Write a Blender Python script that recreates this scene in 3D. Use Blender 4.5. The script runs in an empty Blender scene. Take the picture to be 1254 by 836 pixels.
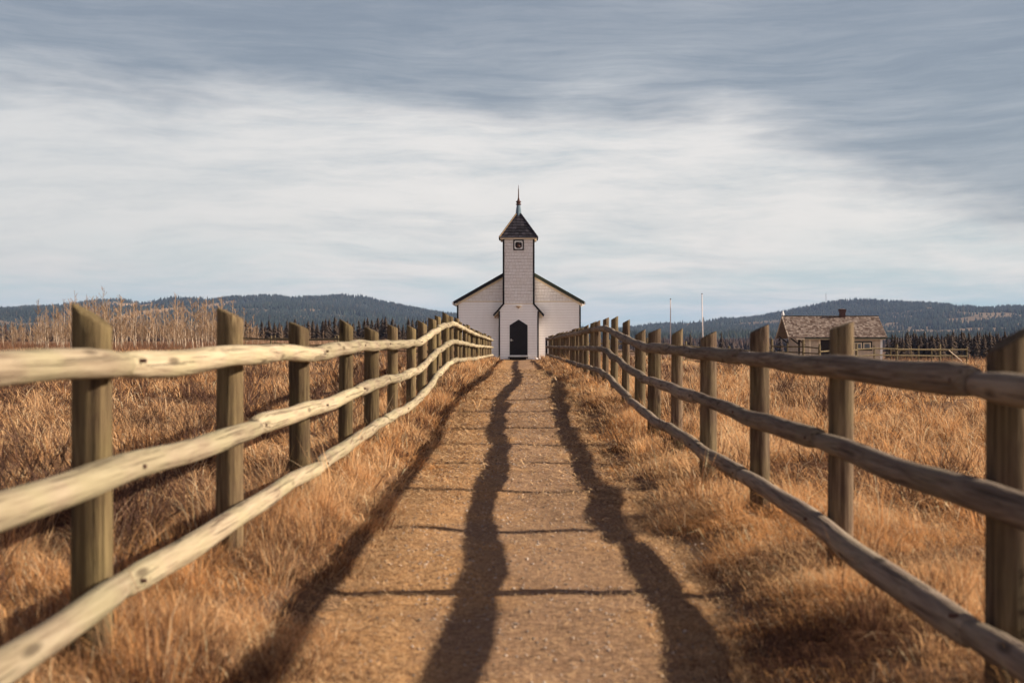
import bpy, bmesh, math, random
import numpy as np
from mathutils import Vector, Matrix
R = math.radians
random.seed(11)
rng = np.random.default_rng(11)
scene = bpy.context.scene
COL = scene.collection
F = 1567.0          # focal length in pixels of the 1254 px wide photograph
CZ = 1.42           # eye height above the near path

# ------------------------------------------------------------------ helpers
def tag(o, label=None, cat=None, group=None, kind=None):
    if label: o['label'] = label
    if cat: o['category'] = cat
    if group: o['group'] = group
    if kind: o['kind'] = kind
    return o

def empty(name, loc, label, cat, group=None, rz=0.0):
    o = bpy.data.objects.new(name, None)
    o.empty_display_size = 0.3
    COL.objects.link(o)
    o.location = loc
    o.rotation_euler = (0, 0, rz)
    return tag(o, label, cat, group)

def copy_tree(o, parent=None):
    c = o.copy()
    COL.objects.link(c)
    c.parent = parent
    for ch in o.children:
        copy_tree(ch, c)
    return c

class MB:
    """Collects shapes, links them as one mesh object."""
    def __init__(self):
        self.v = []; self.f = []; self.m = []; self.mi = 0
    def add(self, vs, fs):
        n = len(self.v)
        self.v.extend([tuple(p) for p in vs])
        for f in fs:
            self.f.append(tuple(i + n for i in f)); self.m.append(self.mi)
    def box(self, x0, x1, y0, y1, z0, z1):
        vs = [(x0,y0,z0),(x1,y0,z0),(x1,y1,z0),(x0,y1,z0),(x0,y0,z1),(x1,y0,z1),(x1,y1,z1),(x0,y1,z1)]
        self.add(vs, [(0,3,2,1),(4,5,6,7),(0,1,5,4),(1,2,6,5),(2,3,7,6),(3,0,4,7)])
    def obox(self, c, ax, ay, az):
        """box with centre c and three half-axis vectors"""
        c = Vector(c); ax = Vector(ax); ay = Vector(ay); az = Vector(az)
        vs = [c + sx*ax + sy*ay + sz*az for sz in (-1,1) for sx, sy in ((-1,-1),(1,-1),(1,1),(-1,1))]
        self.add(vs, [(0,3,2,1),(4,5,6,7),(0,1,5,4),(1,2,6,5),(2,3,7,6),(3,0,4,7)])
    def prism(self, poly, y0, y1):
        """polygon in x-z, counter-clockwise seen from -y, extruded along y"""
        n = len(poly)
        vs = [(x, y0, z) for x, z in poly] + [(x, y1, z) for x, z in poly]
        fs = [tuple(range(n)), tuple(range(2*n-1, n-1, -1))]
        for i in range(n):
            j = (i+1) % n
            fs.append((j, i, i+n, j+n))
        self.add(vs, fs)
    def prism_x(self, poly, x0, x1):
        n = len(poly)
        vs = [(x0, y, z) for y, z in poly] + [(x1, y, z) for y, z in poly]
        fs = [tuple(range(n-1, -1, -1)), tuple(range(n, 2*n))]
        for i in range(n):
            j = (i+1) % n
            fs.append((i, j, j+n, i+n))
        self.add(vs, fs)
    def tube(self, pts, rad, n=8, cap=True, rough=0.0):
        pts = [Vector(p) for p in pts]
        rings = []
        up0 = None
        for i, p in enumerate(pts):
            a = pts[max(i-1, 0)]; b = pts[min(i+1, len(pts)-1)]
            d = (b - a).normalized()
            if up0 is None:
                up0 = Vector((0,0,1)) if abs(d.z) < 0.9 else Vector((1,0,0))
            s = d.cross(up0).normalized(); u = s.cross(d).normalized(); up0 = u
            r = rad[i] if isinstance(rad, (list, tuple)) else rad
            ring = []
            for k in range(n):
                t = 2*math.pi*k/n
                rr = r*(1 + rough*(random.random()-.5))
                ring.append(p + s*math.cos(t)*rr + u*math.sin(t)*rr)
            rings.append(ring)
        vs = [q for rg in rings for q in rg]
        fs = []
        for i in range(len(pts)-1):
            for k in range(n):
                k2 = (k+1) % n
                fs.append((i*n+k, i*n+k2, (i+1)*n+k2, (i+1)*n+k))
        if cap:
            fs.append(tuple(range(n-1, -1, -1)))
            fs.append(tuple((len(pts)-1)*n + k for k in range(n)))
        self.add(vs, fs)
    def lathe(self, prof, cx, cy, n=16):
        """prof: list of (r, z)"""
        vs = []; fs = []
        for r, z in prof:
            for k in range(n):
                t = 2*math.pi*k/n
                vs.append((cx + r*math.cos(t), cy + r*math.sin(t), z))
        for i in range(len(prof)-1):
            for k in range(n):
                k2 = (k+1) % n
                fs.append((i*n+k, i*n+k2, (i+1)*n+k2, (i+1)*n+k))
        fs.append(tuple(range(n-1, -1, -1)))
        fs.append(tuple((len(prof)-1)*n + k for k in range(n)))
        self.add(vs, fs)
    def build(self, name, mat, parent=None, origin=(0,0,0), smooth=False, clips=None, bevel=0):
        me = bpy.data.meshes.new(name)
        ox, oy, oz = origin
        me.from_pydata([(x-ox, y-oy, z-oz) for x, y, z in self.v], [], self.f)
        mats = mat if isinstance(mat, (list, tuple)) else [mat]
        for m_ in mats: me.materials.append(m_)
        if len(mats) > 1:
            me.polygons.foreach_set('material_index', self.m)
        if clips:
            bm = bmesh.new(); bm.from_mesh(me)
            for co, no in clips:
                co = (co[0]-ox, co[1]-oy, co[2]-oz)
                g = bm.verts[:] + bm.edges[:] + bm.faces[:]
                res = bmesh.ops.bisect_plane(bm, geom=g, plane_co=co, plane_no=no, clear_outer=True)
                ed = [e for e in res['geom_cut'] if isinstance(e, bmesh.types.BMEdge)]
                if ed: bmesh.ops.contextual_create(bm, geom=[]) if False else bmesh.ops.edgeloop_fill(bm, edges=ed)
            bm.to_mesh(me); bm.free()
        if smooth: me.polygons.foreach_set('use_smooth', [True]*len(me.polygons))
        me.update()
        o = bpy.data.objects.new(name, me)
        COL.objects.link(o)
        if parent is not None: o.parent = parent
        else: o.location = origin
        if bevel:
            b = o.modifiers.new('bevel', 'BEVEL'); b.width = bevel; b.segments = 2; b.limit_method = 'ANGLE'; b.angle_limit = R(40)
        return o

def tri_mesh(name, verts, tris, mat, colors=None, smooth=False):
    """big numpy triangle mesh"""
    me = bpy.data.meshes.new(name)
    verts = np.ascontiguousarray(verts, dtype=np.float32); tris = np.ascontiguousarray(tris, dtype=np.int32)
    me.vertices.add(len(verts)); me.vertices.foreach_set('co', verts.ravel())
    me.loops.add(tris.size); me.loops.foreach_set('vertex_index', tris.ravel())
    me.polygons.add(len(tris))
    k = tris.shape[1]
    me.polygons.foreach_set('loop_start', np.arange(0, tris.size, k, dtype=np.int32))
    me.polygons.foreach_set('loop_total', np.full(len(tris), k, dtype=np.int32))
    if smooth: me.polygons.foreach_set('use_smooth', np.ones(len(tris), dtype=bool))
    me.update(calc_edges=True)
    if colors is not None:
        ca = me.color_attributes.new('tint', 'FLOAT_COLOR', 'POINT')
        c4 = np.ones((len(verts), 4), dtype=np.float32); c4[:, :3] = colors
        ca.data.foreach_set('color', c4.ravel())
    me.materials.append(mat)
    o = bpy.data.objects.new(name, me)
    COL.objects.link(o)
    return o

# value noise -------------------------------------------------------
_P = rng.random((256, 256))
def vnoise(x, y):
    x = np.asarray(x, float); y = np.asarray(y, float)
    xi = np.floor(x).astype(int); yi = np.floor(y).astype(int)
    fx = x - xi; fy = y - yi
    fx = fx*fx*(3-2*fx); fy = fy*fy*(3-2*fy)
    a = _P[xi & 255, yi & 255]; b = _P[(xi+1) & 255, yi & 255]
    c = _P[xi & 255, (yi+1) & 255]; d = _P[(xi+1) & 255, (yi+1) & 255]
    return (a*(1-fx)+b*fx)*(1-fy) + (c*(1-fx)+d*fx)*fy
def fbm(x, y, o=4):
    s = 0; a = .5; t = 0
    for i in range(o):
        s = s + a*vnoise(np.asarray(x)*2**i + 17.3*i, np.asarray(y)*2**i + 9.1*i); t += a; a *= .5
    return s/t
def sstep(a, b, x):
    t = np.clip((np.asarray(x, float)-a)/(b-a), 0, 1)
    return t*t*(3-2*t)

# ------------------------------------------------------------------ terrain
KY = [0, 5.0, 7.5, 9.9, 12.4, 14.8, 17.3, 19.7, 22.1, 24.6, 27.1, 29.5, 32, 34.4, 40, 47, 58, 76, 80, 95, 400]
KL = [.12,.143,.15,.14,.17,.175,.18,.20,.33,.47,.57,.635,.645,.61, .55, .48,.41,.30,.24,.1, 0]   # left fence line
KR = [.10,.11,.12,.12,.13,.13,.15,.24,.36,.47,.50,.50,.48,.46,.44,.42,.38,.31,.24,.1, 0]      # right fence line
LRX = -1.68; RRX = 1.80
def fence_g(y, side):
    return np.interp(y, KY, KL if side < 0 else KR)
def H(x, y, bumps=True):
    x = np.asarray(x, float); y = np.asarray(y, float)
    L = np.interp(y, [-50, 0, 30, 60, 90, 150, 350, 800, 1500], [.05,.08,.10,.32,.60,.95,1.3,0,-1])
    Rr = np.interp(y, [-50, 0, 30, 60, 90, 110, 150, 300, 800, 1500], [.05,.03,0,-.14,-.30,-.5,-1.4,-4,-5,-1])
    t = sstep(-6 - 0.03*y, 6 + .03*y, x)
    fld = L*(1-t) + Rr*t
    tc = np.clip((x - LRX)/(RRX-LRX), 0, 1)
    c = fence_g(y, -1)*(1-tc) + fence_g(y, 1)*tc
    dip = np.interp(y, [0, 12, 30, 76, 79], [.145, .13, .09, .05, .0])
    c = c - dip*(1 - sstep(.95, 1.55, np.abs(x - .05)))
    inner = np.interp(y, [0, 50, 68, 95, 110], [2.2, 2.4, 6, 7, 2.4])
    wid = np.interp(y, [0, 50, 75], [2.2, 3, 7])
    w = 1 - sstep(0, 1, (np.abs(x) - inner)/wid)
    w = w*(1 - sstep(100, 130, y))
    h = fld*(1-w) + c*w
    if bumps:
        b = (fbm(x*.55+40, y*.55+40, 3)-.5)*.34 + (fbm(x*1.7, y*1.7, 2)-.5)*.20
        h = h + b*sstep(1.75, 3.2, np.abs(x))*(1-sstep(250, 600, y)) + (fbm(x*2.3+5, y*2.3, 2)-.5)*.03*sstep(.9, 1.6, np.abs(x-.05))
    return h
def Hs(x, y): return float(H(np.array([x]), np.array([y]))[0])

# ------------------------------------------------------------------ materials
def new_mat(name):
    m = bpy.data.materials.new(name); m.use_nodes = True
    nt = m.node_tree; nt.nodes.clear()
    out = nt.nodes.new('ShaderNodeOutputMaterial')
    return m, nt, out
def N(nt, typ, **kw):
    n = nt.nodes.new(typ)
    for k, v in kw.items():
        if k.startswith('i_'):
            key = k[2:]
            key = int(key) if key.isdigit() else key.replace('_', ' ')
            n.inputs[key].default_value = v
        else: setattr(n, k, v)
    return n
def L(nt, a, b): nt.links.new(a, b)
def ramp(nt, fac, stops):
    r = nt.nodes.new('ShaderNodeValToRGB')
    el = r.color_ramp.elements
    while len(el) < len(stops): el.new(.5)
    for e, (p, c) in zip(el, stops):
        e.position = p; e.color = (c[0], c[1], c[2], 1) if isinstance(c, tuple) else (c, c, c, 1)
    L(nt, fac, r.inputs[0]); return r.outputs[0]
def noise(nt, vec, scale=5, detail=4, rough=.55, dist=0):
    n = N(nt, 'ShaderNodeTexNoise'); n.inputs['Scale'].default_value = scale
    n.inputs['Detail'].default_value = detail; n.inputs['Roughness'].default_value = rough; n.inputs['Distortion'].default_value = dist
    L(nt, vec, n.inputs['Vector']); return n.outputs['Fac']
def mapv(nt, vec, scale=(1,1,1), loc=(0,0,0), rot=(0,0,0)):
    m = N(nt, 'ShaderNodeMapping'); m.inputs['Scale'].default_value = scale; m.inputs['Location'].default_value = loc; m.inputs['Rotation'].default_value = rot
    L(nt, vec, m.inputs['Vector']); return m.outputs[0]
def mixc(nt, fac, a, b, mode='MIX'):
    m = N(nt, 'ShaderNodeMix', data_type='RGBA', blend_type=mode)
    for s, v in ((0, fac), (6, a), (7, b)):
        if hasattr(v, 'is_linked') or hasattr(v, 'node'): L(nt, v, m.inputs[s])
        elif s == 0: m.inputs[0].default_value = v
        else: m.inputs[s].default_value = (v[0], v[1], v[2], 1)
    return m.outputs[2]
def mth(nt, op, a, b=None, c=None, clamp=False):
    m = N(nt, 'ShaderNodeMath', operation=op, use_clamp=clamp)
    for i, v in enumerate((a, b, c)):
        if v is None: continue
        if hasattr(v, 'node'): L(nt, v, m.inputs[i])
        else: m.inputs[i].default_value = v
    return m.outputs[0]
def bump(nt, h, strength=.5, dist=.02):
    b = N(nt, 'ShaderNodeBump'); b.inputs['Strength'].default_value = strength; b.inputs['Distance'].default_value = dist
    L(nt, h, b.inputs['Height']); return b.outputs[0]
def principled(nt, out, col, rough=.8, normal=None, spec=.3, metal=0.0):
    p = N(nt, 'ShaderNodeBsdfPrincipled')
    if hasattr(col, 'node'): L(nt, col, p.inputs['Base Color'])
    else: p.inputs['Base Color'].default_value = (*col, 1)
    if hasattr(rough, 'node'): L(nt, rough, p.inputs['Roughness'])
    else: p.inputs['Roughness'].default_value = rough
    p.inputs['Specular IOR Level'].default_value = spec; p.inputs['Metallic'].default_value = metal
    if normal is not None: L(nt, normal, p.inputs['Normal'])
    L(nt, p.outputs[0], out.inputs[0]); return p

def wood_mat(name, dark, mid, light, moss=None, grain=(14, 14, 1.1), mossamt=.5, per_obj=True):
    """round weathered log, grain along local Z or Y according to the scale given"""
    m, nt, out = new_mat(name)
    tc = N(nt, 'ShaderNodeTexCoord')
    oi = N(nt, 'ShaderNodeObjectInfo')
    geo = N(nt, 'ShaderNodeNewGeometry')
    v = mapv(nt, geo.outputs['Position'], grain)
    n1 = noise(nt, v, 3.0, 6, .62, .6)
    n2 = noise(nt, v, 11.0, 4, .6, .2)
    c = ramp(nt, n1, [(.28, dark), (.48, mid), (.72, light)])
    c = mixc(nt, mth(nt, 'MULTIPLY', n2, .35), c, dark)
    big = noise(nt, geo.outputs['Position'], 2.1, 3, .6)
    if moss:
        f = ramp(nt, big, [(.40, 0.0), (.62, 1.0)])
        c = mixc(nt, mth(nt, 'MULTIPLY', f, mossamt), c, moss)
    # knots and bruises
    vs = tuple(g*.32 if g > 5 else g*1.6 for g in grain)
    vo = N(nt, 'ShaderNodeTexVoronoi'); vo.inputs['Scale'].default_value = 1.6
    L(nt, mapv(nt, geo.outputs['Position'], vs), vo.inputs['Vector'])
    k = ramp(nt, vo.outputs['Distance'], [(.07, 1.0), (.17, 0.0)])
    c = mixc(nt, mth(nt, 'MULTIPLY', k, .72), c, tuple(x*.45 for x in dark))
    rnd = mth(nt, 'MULTIPLY_ADD', oi.outputs['Random'], .42, .76)
    hs = N(nt, 'ShaderNodeHueSaturation'); L(nt, c, hs.inputs['Color']); L(nt, rnd, hs.inputs['Value'])
    crack = ramp(nt, noise(nt, mapv(nt, geo.outputs['Position'], tuple(g*1.8 if g > 5 else g*.6 for g in grain)), 2.2, 3, .5, .3), [(.34, 0.0), (.40, 1.0)])
    hgt = mth(nt, 'ADD', mth(nt, 'MULTIPLY', n1, .7), mth(nt, 'MULTIPLY', crack, .5))
    hgt = mth(nt, 'SUBTRACT', hgt, mth(nt, 'MULTIPLY', k, .4))
    col = mixc(nt, mth(nt, 'MULTIPLY', mth(nt, 'SUBTRACT', 1.0, crack), .42), hs.outputs[0], tuple(x*.35 for x in dark))
    principled(nt, out, col, .92, bump(nt, hgt, .9, .016), .1)
    return m

M = {}
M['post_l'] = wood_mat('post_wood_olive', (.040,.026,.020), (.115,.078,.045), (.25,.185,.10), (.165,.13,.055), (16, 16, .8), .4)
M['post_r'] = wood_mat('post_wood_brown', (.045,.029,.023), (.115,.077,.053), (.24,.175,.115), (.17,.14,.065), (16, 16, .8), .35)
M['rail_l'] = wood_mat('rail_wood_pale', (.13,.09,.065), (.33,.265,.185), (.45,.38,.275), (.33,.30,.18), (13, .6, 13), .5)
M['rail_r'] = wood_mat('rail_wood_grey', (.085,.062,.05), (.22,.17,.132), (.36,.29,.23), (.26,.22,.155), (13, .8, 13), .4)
M['fieldwood'] = wood_mat('field_fence_wood', (.06,.045,.03), (.15,.115,.068), (.29,.23,.13), None, (6, 6, 6))
M['bark_pale'] = wood_mat('pale_bark', (.25,.18,.13), (.46,.36,.27), (.62,.52,.40), None, (8, 8, 2))
M['twig'] = wood_mat('twig_bark', (.17,.105,.065), (.33,.215,.13), (.48,.33,.21), None, (8, 8, 3))
M['twig_dark'] = wood_mat('dark_twig_bark', (.05,.028,.022), (.10,.055,.04), (.17,.095,.065), None, (8, 8, 3))

def tint_mat(name, trans=.25, rough=.85):
    m, nt, out = new_mat(name)
    a = N(nt, 'ShaderNodeAttribute', attribute_name='tint')
    d = N(nt, 'ShaderNodeBsdfDiffuse'); L(nt, a.outputs['Color'], d.inputs['Color'])
    if trans:
        t = N(nt, 'ShaderNodeBsdfTranslucent'); L(nt, a.outputs['Color'], t.inputs['Color'])
        mx = N(nt, 'ShaderNodeMixShader'); mx.inputs[0].default_value = trans
        L(nt, d.outputs[0], mx.inputs[1]); L(nt, t.outputs[0], mx.inputs[2]); L(nt, mx.outputs[0], out.inputs[0])
    else: L(nt, d.outputs[0], out.inputs[0])
    return m
M['grass'] = tint_mat('dry_grass_blades', .36)
M['litter'] = tint_mat('straw_and_stone_litter', 0)
M['needles'] = tint_mat('conifer_needles', 0)

def flat_mat(name, col, rough=.7, metal=0.0, spec=.3, var=.12, scale=6, bmp=.15):
    m, nt, out = new_mat(name)
    tc = N(nt, 'ShaderNodeTexCoord')
    n = noise(nt, tc.outputs['Object'], scale, 5, .6)
    c = ramp(nt, n, [(.25, tuple(x*(1-var) for x in col)), (.75, tuple(min(1, x*(1+var)) for x in col))])
    principled(nt, out, c, rough, bump(nt, n, bmp, .01), spec, metal)
    return m
def paint_mat(name, col, dirt=(.42,.36,.30), amt=.35):
    m, nt, out = new_mat(name)
    g = N(nt, 'ShaderNodeNewGeometry')
    n = noise(nt, mapv(nt, g.outputs['Position'], (1.6, 1.6, .5)), 1.5, 6, .65)
    n2 = noise(nt, mapv(nt, g.outputs['Position'], (1, 1, 5)), 3.2, 5, .7)
    f = mth(nt, 'MULTIPLY', ramp(nt, n, [(.42, 0.0), (.78, 1.0)]), amt)
    c = mixc(nt, f, col, dirt)
    c = mixc(nt, mth(nt, 'MULTIPLY', ramp(nt, n2, [(.5, 0.0), (.8, 1.0)]), .22), c, tuple(x*.72 for x in col))
    principled(nt, out, c, .62, bump(nt, n2, .1, .004), .3)
    return m
M['white'] = paint_mat('white_painted_boards', (.91,.89,.875), amt=.14)
M['backing_gap_shade'] = paint_mat('backing_boards_gap_shade', (.52,.47,.44), (.45,.40,.36), .3)  # backing boards painted darker so the gaps read as shade lines
M['cream'] = paint_mat('cream_trim_paint', (.80,.68,.50))
M['dark_trim'] = flat_mat('dark_trim_paint', (.020,.019,.022), .65, spec=.15)
M['green_trim'] = flat_mat('dark_green_trim_paint', (.032,.042,.026), .6)
M['door'] = flat_mat('charcoal_door_paint', (.018,.017,.020), .7, var=.2, spec=.15)
M['slate'] = flat_mat('dark_roof_shingles', (.035,.032,.040), .75, var=.3, scale=9)
M['slate_painted_sun'] = flat_mat('hip_cap_painted_sun', (.20,.13,.07), .7)  # sunlight painted in as a warmer, lighter tone on one hip cap
M['metal_blue'] = flat_mat('blue_grey_sheet_metal', (.13,.18,.22), .45, .6)
M['metal'] = flat_mat('worn_metal', (.42,.40,.38), .4, .8)
M['rust'] = flat_mat('rusty_iron', (.075,.035,.028), .8)
M['pole'] = flat_mat('white_flagpole_paint', (.60,.52,.50), .4)
M['brick'] = flat_mat('red_brick', (.085,.045,.04), .85, var=.5, scale=12)
M['glass'] = flat_mat('dark_window_glass', (.03,.035,.045), .12, spec=.6, bmp=0)
M['beige'] = flat_mat('beige_weathered_paint', (.52,.42,.32), .8, var=.25, scale=3)
M['painted_shade'] = flat_mat('painted_opening_shade', (.025,.02,.022), .9)  # flat dark colour painted in for the shade inside openings
M['stone'] = flat_mat('white_stone', (.72,.72,.74), .8)
M['stone_path'] = flat_mat('grey_pebble', (.33,.29,.26), .8)
M['greybox'] = flat_mat('grey_box_enamel', (.52,.50,.50), .5)
M['concrete'] = flat_mat('pale_concrete', (.50,.48,.46), .85)

# cedar roof shingles with a random tone per shingle island
def shingle_mat(name, cols):
    m, nt, out = new_mat(name)
    g = N(nt, 'ShaderNodeNewGeometry')
    c = ramp(nt, g.outputs['Random Per Island'], [(i/(len(cols)-1), c) for i, c in enumerate(cols)])
    n = noise(nt, g.outputs['Position'], 4, 5, .7)
    c = mixc(nt, mth(nt, 'MULTIPLY', n, .5), c, tuple(x*.5 for x in cols[0]))
    principled(nt, out, c, .85, bump(nt, n, .3, .01), .2)
    return m
M['cedar'] = shingle_mat('weathered_cedar_shingles', [(.11,.07,.055), (.21,.15,.125), (.31,.24,.20), (.42,.34,.29), (.16,.11,.09)])
M['slate_isl'] = shingle_mat('dark_tower_shingles', [(.018,.016,.022), (.036,.033,.043), (.07,.062,.078), (.03,.027,.035)])
M['white_isl'] = shingle_mat('painted_wall_shingles', [(.86,.81,.77), (.89,.85,.82), (.92,.89,.87), (.87,.82,.79)])

# ground
def ground_mat():
    m, nt, out = new_mat('dry_field_soil')
    g = N(nt, 'ShaderNodeNewGeometry'); P = g.outputs['Position']
    n1 = noise(nt, P, .35, 6, .6); n2 = noise(nt, P, 4.0, 6, .65); n3 = noise(nt, P, 30, 4, .7)
    c = ramp(nt, n1, [(.32, (.09,.05,.034)), (.5, (.21,.12,.068)), (.7, (.36,.22,.12))])
    c2 = ramp(nt, n2, [(.3, (.05,.026,.022)), (.55, (.18,.105,.06)), (.75, (.38,.24,.125))])
    c = mixc(nt, .5, c, c2)
    c = mixc(nt, mth(nt, 'MULTIPLY', ramp(nt, n3, [(.35, 1.0), (.5, 0.0)]), .6), c, (.07,.04,.03))
    principled(nt, out, c, .95, bump(nt, mth(nt, 'ADD', n2, n3), .7, .04), .1)
    return m
def path_mat():
    m, nt, out = new_mat('straw_strewn_dirt_path')
    g = N(nt, 'ShaderNodeNewGeometry'); P = g.outputs['Position']
    sx = N(nt, 'ShaderNodeSeparateXYZ'); L(nt, P, sx.inputs[0])
    n0 = noise(nt, P, .9, 5, .6)
    n1 = noise(nt, mapv(nt, P, (1, 1.5, 1)), 9, 6, .7, .5)
    n2 = noise(nt, mapv(nt, P, (.55, 1.9, 1), rot=(0, 0, .35)), 34, 5, .7, .8)
    n4 = noise(nt, mapv(nt, P, (1.9, .6, 1), rot=(0, 0, .5)), 30, 5, .7, .8)
    grit = ramp(nt, n2, [(.32, (.085,.047,.035)), (.47, (.26,.155,.095)), (.60, (.39,.25,.15)), (.74, (.53,.38,.25))])
    straw = ramp(nt, n4, [(.32, (.12,.060,.034)), (.46, (.39,.215,.098)), (.62, (.59,.345,.155)), (.78, (.78,.53,.28))])
    # straw lies thick towards the sides, gravel shows in a trodden centre strip
    d = mth(nt, 'ABSOLUTE', mth(nt, 'SUBTRACT', sx.outputs[0], .30))
    f = mth(nt, 'ADD', mth(nt, 'MULTIPLY', d, 1.05), mth(nt, 'MULTIPLY_ADD', n0, 2.4, -1.45))
    f = mth(nt, 'ADD', f, mth(nt, 'MULTIPLY_ADD', n1, .8, -.4))
    f = ramp(nt, f, [(.05, 0.12), (.55, 1.0)])
    c = mixc(nt, f, grit, straw)
    vo = N(nt, 'ShaderNodeTexVoronoi'); vo.inputs['Scale'].default_value = 38
    L(nt, P, vo.inputs['Vector'])
    peb = ramp(nt, vo.outputs['Distance'], [(.12, 1.0), (.24, 0.0)])
    rc = ramp(nt, vo.outputs['Color'], [(.0, (.10,.07,.06)), (.45, (.36,.29,.24)), (.9, (.55,.47,.40))])
    on = mth(nt, 'MULTIPLY', peb, mth(nt, 'SUBTRACT', 1.0, mth(nt, 'MULTIPLY', f, .75)))
    c = mixc(nt, mth(nt, 'MULTIPLY', on, .6), c, rc)
    dk = ramp(nt, noise(nt, mapv(nt, P, (.7, 1.3, 1)), 48, 4, .7), [(.36, 1.0), (.46, 0.0)])
    c = mixc(nt, mth(nt, 'MULTIPLY', dk, .75), c, (.06,.036,.03))
    h = mth(nt, 'ADD', mth(nt, 'ADD', mth(nt, 'MULTIPLY', n1, .6), mth(nt, 'MULTIPLY', n2, .4)), mth(nt, 'MULTIPLY', peb, .4))
    principled(nt, out, c, .92, bump(nt, h, .9, .022), .12)
    return m
M['ground'] = ground_mat(); M['path'] = path_mat()

def hill_mat():
    m, nt, out = new_mat('hillside_forest_floor')
    a = N(nt, 'ShaderNodeAttribute', attribute_name='tint')
    g = N(nt, 'ShaderNodeNewGeometry')
    n = noise(nt, g.outputs['Position'], .012, 8, .7)
    c = mixc(nt, mth(nt, 'MULTIPLY', ramp(nt, n, [(.35, 0.0), (.7, 1.0)]), .5), a.outputs['Color'], (.05,.045,.03))
    principled(nt, out, c, .95, None, .05)
    return m
M['hill'] = hill_mat()

# ------------------------------------------------------------------ ground sheets
def axis(fine, n, far, k):
    t = np.linspace(-1, 1, n)
    return np.sinh(t*k)/np.sinh(k)*far
def grid_mesh(name, xs, ys, zf, mat, colors=None):
    X, Y = np.meshgrid(xs, ys); Z = zf(X, Y)
    V = np.stack([X, Y, Z], -1).reshape(-1, 3)
    nx, ny = len(xs), len(ys)
    i = np.arange(nx*ny).reshape(ny, nx)
    q = np.stack([i[:-1,:-1], i[:-1,1:], i[1:,1:], i[1:,:-1]], -1).reshape(-1, 4)
    return tri_mesh(name, V, q, mat, colors, smooth=True)
gx = axis(0, 420, 9000, 9.2)
gy = np.concatenate([-np.geomspace(9000, 4, 40), np.linspace(-3, 40, 360), np.geomspace(40.3, 9000, 260)])
g = grid_mesh('ground', gx, gy, lambda x, y: H(x, y) - .13*(1 - sstep(.72, 1.0, np.abs(x-.05)))*(np.abs(y-40) < 41), M['ground']); tag(g, kind='structure')
px_ = np.linspace(-1.28, 1.38, 70)
py_ = np.concatenate([np.linspace(0.5, 25, 560), np.linspace(25.1, 80, 420)])
def pathz(x, y):
    edge = 1.30 + (fbm(y*.7, x*0+3.3, 3)-.5)*.30
    cr = .028*(1 - sstep(.62, 1.02, np.abs(x-.05)/edge)) - .012
    return H(x, y, False) + cr + (fbm(x*5, y*5, 3)-.5)*.022 + (fbm(x*.8+9, y*.75+3, 2)-.5)*.10*(1 - sstep(.8, 1.15, np.abs(x-.05)))
p = grid_mesh('path', px_, py_, pathz, M['path']); tag(p, kind='structure')

# ------------------------------------------------------------------ hills
DH = 4000.0
SKY_PX = [-1400,-700,-300,0,50,85,110,130,148,155,163,175,183,190,210,232,250,266,280,300,330,342,356,380,415,450,475,500,530,556,600,660,700,740,800,850,890,925,950,975,1000,1020,1040,1075,1100,1140,1155,1170,1190,1220,1254,1500,1900,2600]
SKY_PY = [395,380,386,382,379,376.5,370.5,368,367,371,370.5,373.5,378.5,373.5,366.5,364,366,369.5,366,364,363,363.5,367.5,365,362,366.5,371,376,382,386.5,393,399,405,407,400,395,391,390,384,380,376,372.5,370,370.5,371,374,377,379,381,378,375,382,372,395]
HM = {}
def crest(x):
    px = 635 + x/DH*F
    return (418 - np.interp(px, SKY_PX, SKY_PY))/F*DH + 1.4
def hill_h(x, y):
    t = (y - 1700)/(DH - 1700)
    c = crest(x)
    c_s = crest(x*.9 + 60*(fbm(x*.002, y*.002+5, 2)-.5))
    up = np.clip(t, 0, 1)
    sp = sstep(.75, 1, up)
    cc = c*sp + (c_s*.9)*(1-sp)
    prof = up**1.15
    h = cc*prof
    h = h + (fbm(x*.0021+3, y*.0028, 5)-.5)*60*up*(1-up)*2.0
    h = np.where(t > 1, c*(1 - np.clip(t-1, 0, 1)*.9), h)
    return np.where(t > 0, h, -3.0) - 2.0*(t <= 0.02)
# clearings: ellipses given by the bearing and height at which they lie, solved to the slope
def at_view(px, py):
    ys = np.linspace(1750, 4000, 500); xs = (px-635)/F*ys
    z = hill_h(xs, ys); row = 418 - (z-CZ)/ys*F
    k = int(np.argmin(np.abs(row - py))); return xs[k], ys[k]
CLEAR = []
for (px, py, rx, ry, s) in [(165,376,26,7,1),(180,382,14,6,.9),(195,386,10,3,.6),(430,388,32,1.6,1),(408,391,14,1.4,.8),(384,380,16,2.0,.7),(372,388,24,1.5,.55),(330,383,16,1.2,.4),
                            (1182,396,20,4.0,1),(1192,403,20,2.6,1),(1205,407,26,2.0,1),(1168,397,8,3,.9),(1140,402,26,1.4,.6),(1120,408,30,1.2,.7),(940,396,34,3.2,.6),(905,401,24,2.6,.5),(1120,381,30,1.2,.5),(1090,388,22,1.0,.45),(1165,379,26,1.6,.6),(815,412,16,1.5,.5),(730,411,14,1.5,.4)]:
    cx, cy = at_view(px, py)
    x2, y2 = at_view(px, py - ry)
    CLEAR.append((cx, cy, rx/F*cy, max(abs(y2-cy), 40), s))
def clear_mask(x, y):
    n = fbm(x*.004+7, y*.0035, 5)
    m = sstep(.56, .63, n)*.7
    w = (fbm(x*.012, y*.006, 4)-.5)*1.4
    for cx, cy, rx, ry, s in CLEAR:
        d = np.sqrt(((x-cx)/rx)**2 + ((y-cy)/ry)**2) + w
        m = np.maximum(m, s*(1 - sstep(.8, 1.25, d)))
    return m
hx = np.linspace(-5200, 5200, 700); hy = np.concatenate([np.linspace(1650, 4100, 240), np.linspace(4120, 6200, 40)])
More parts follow.
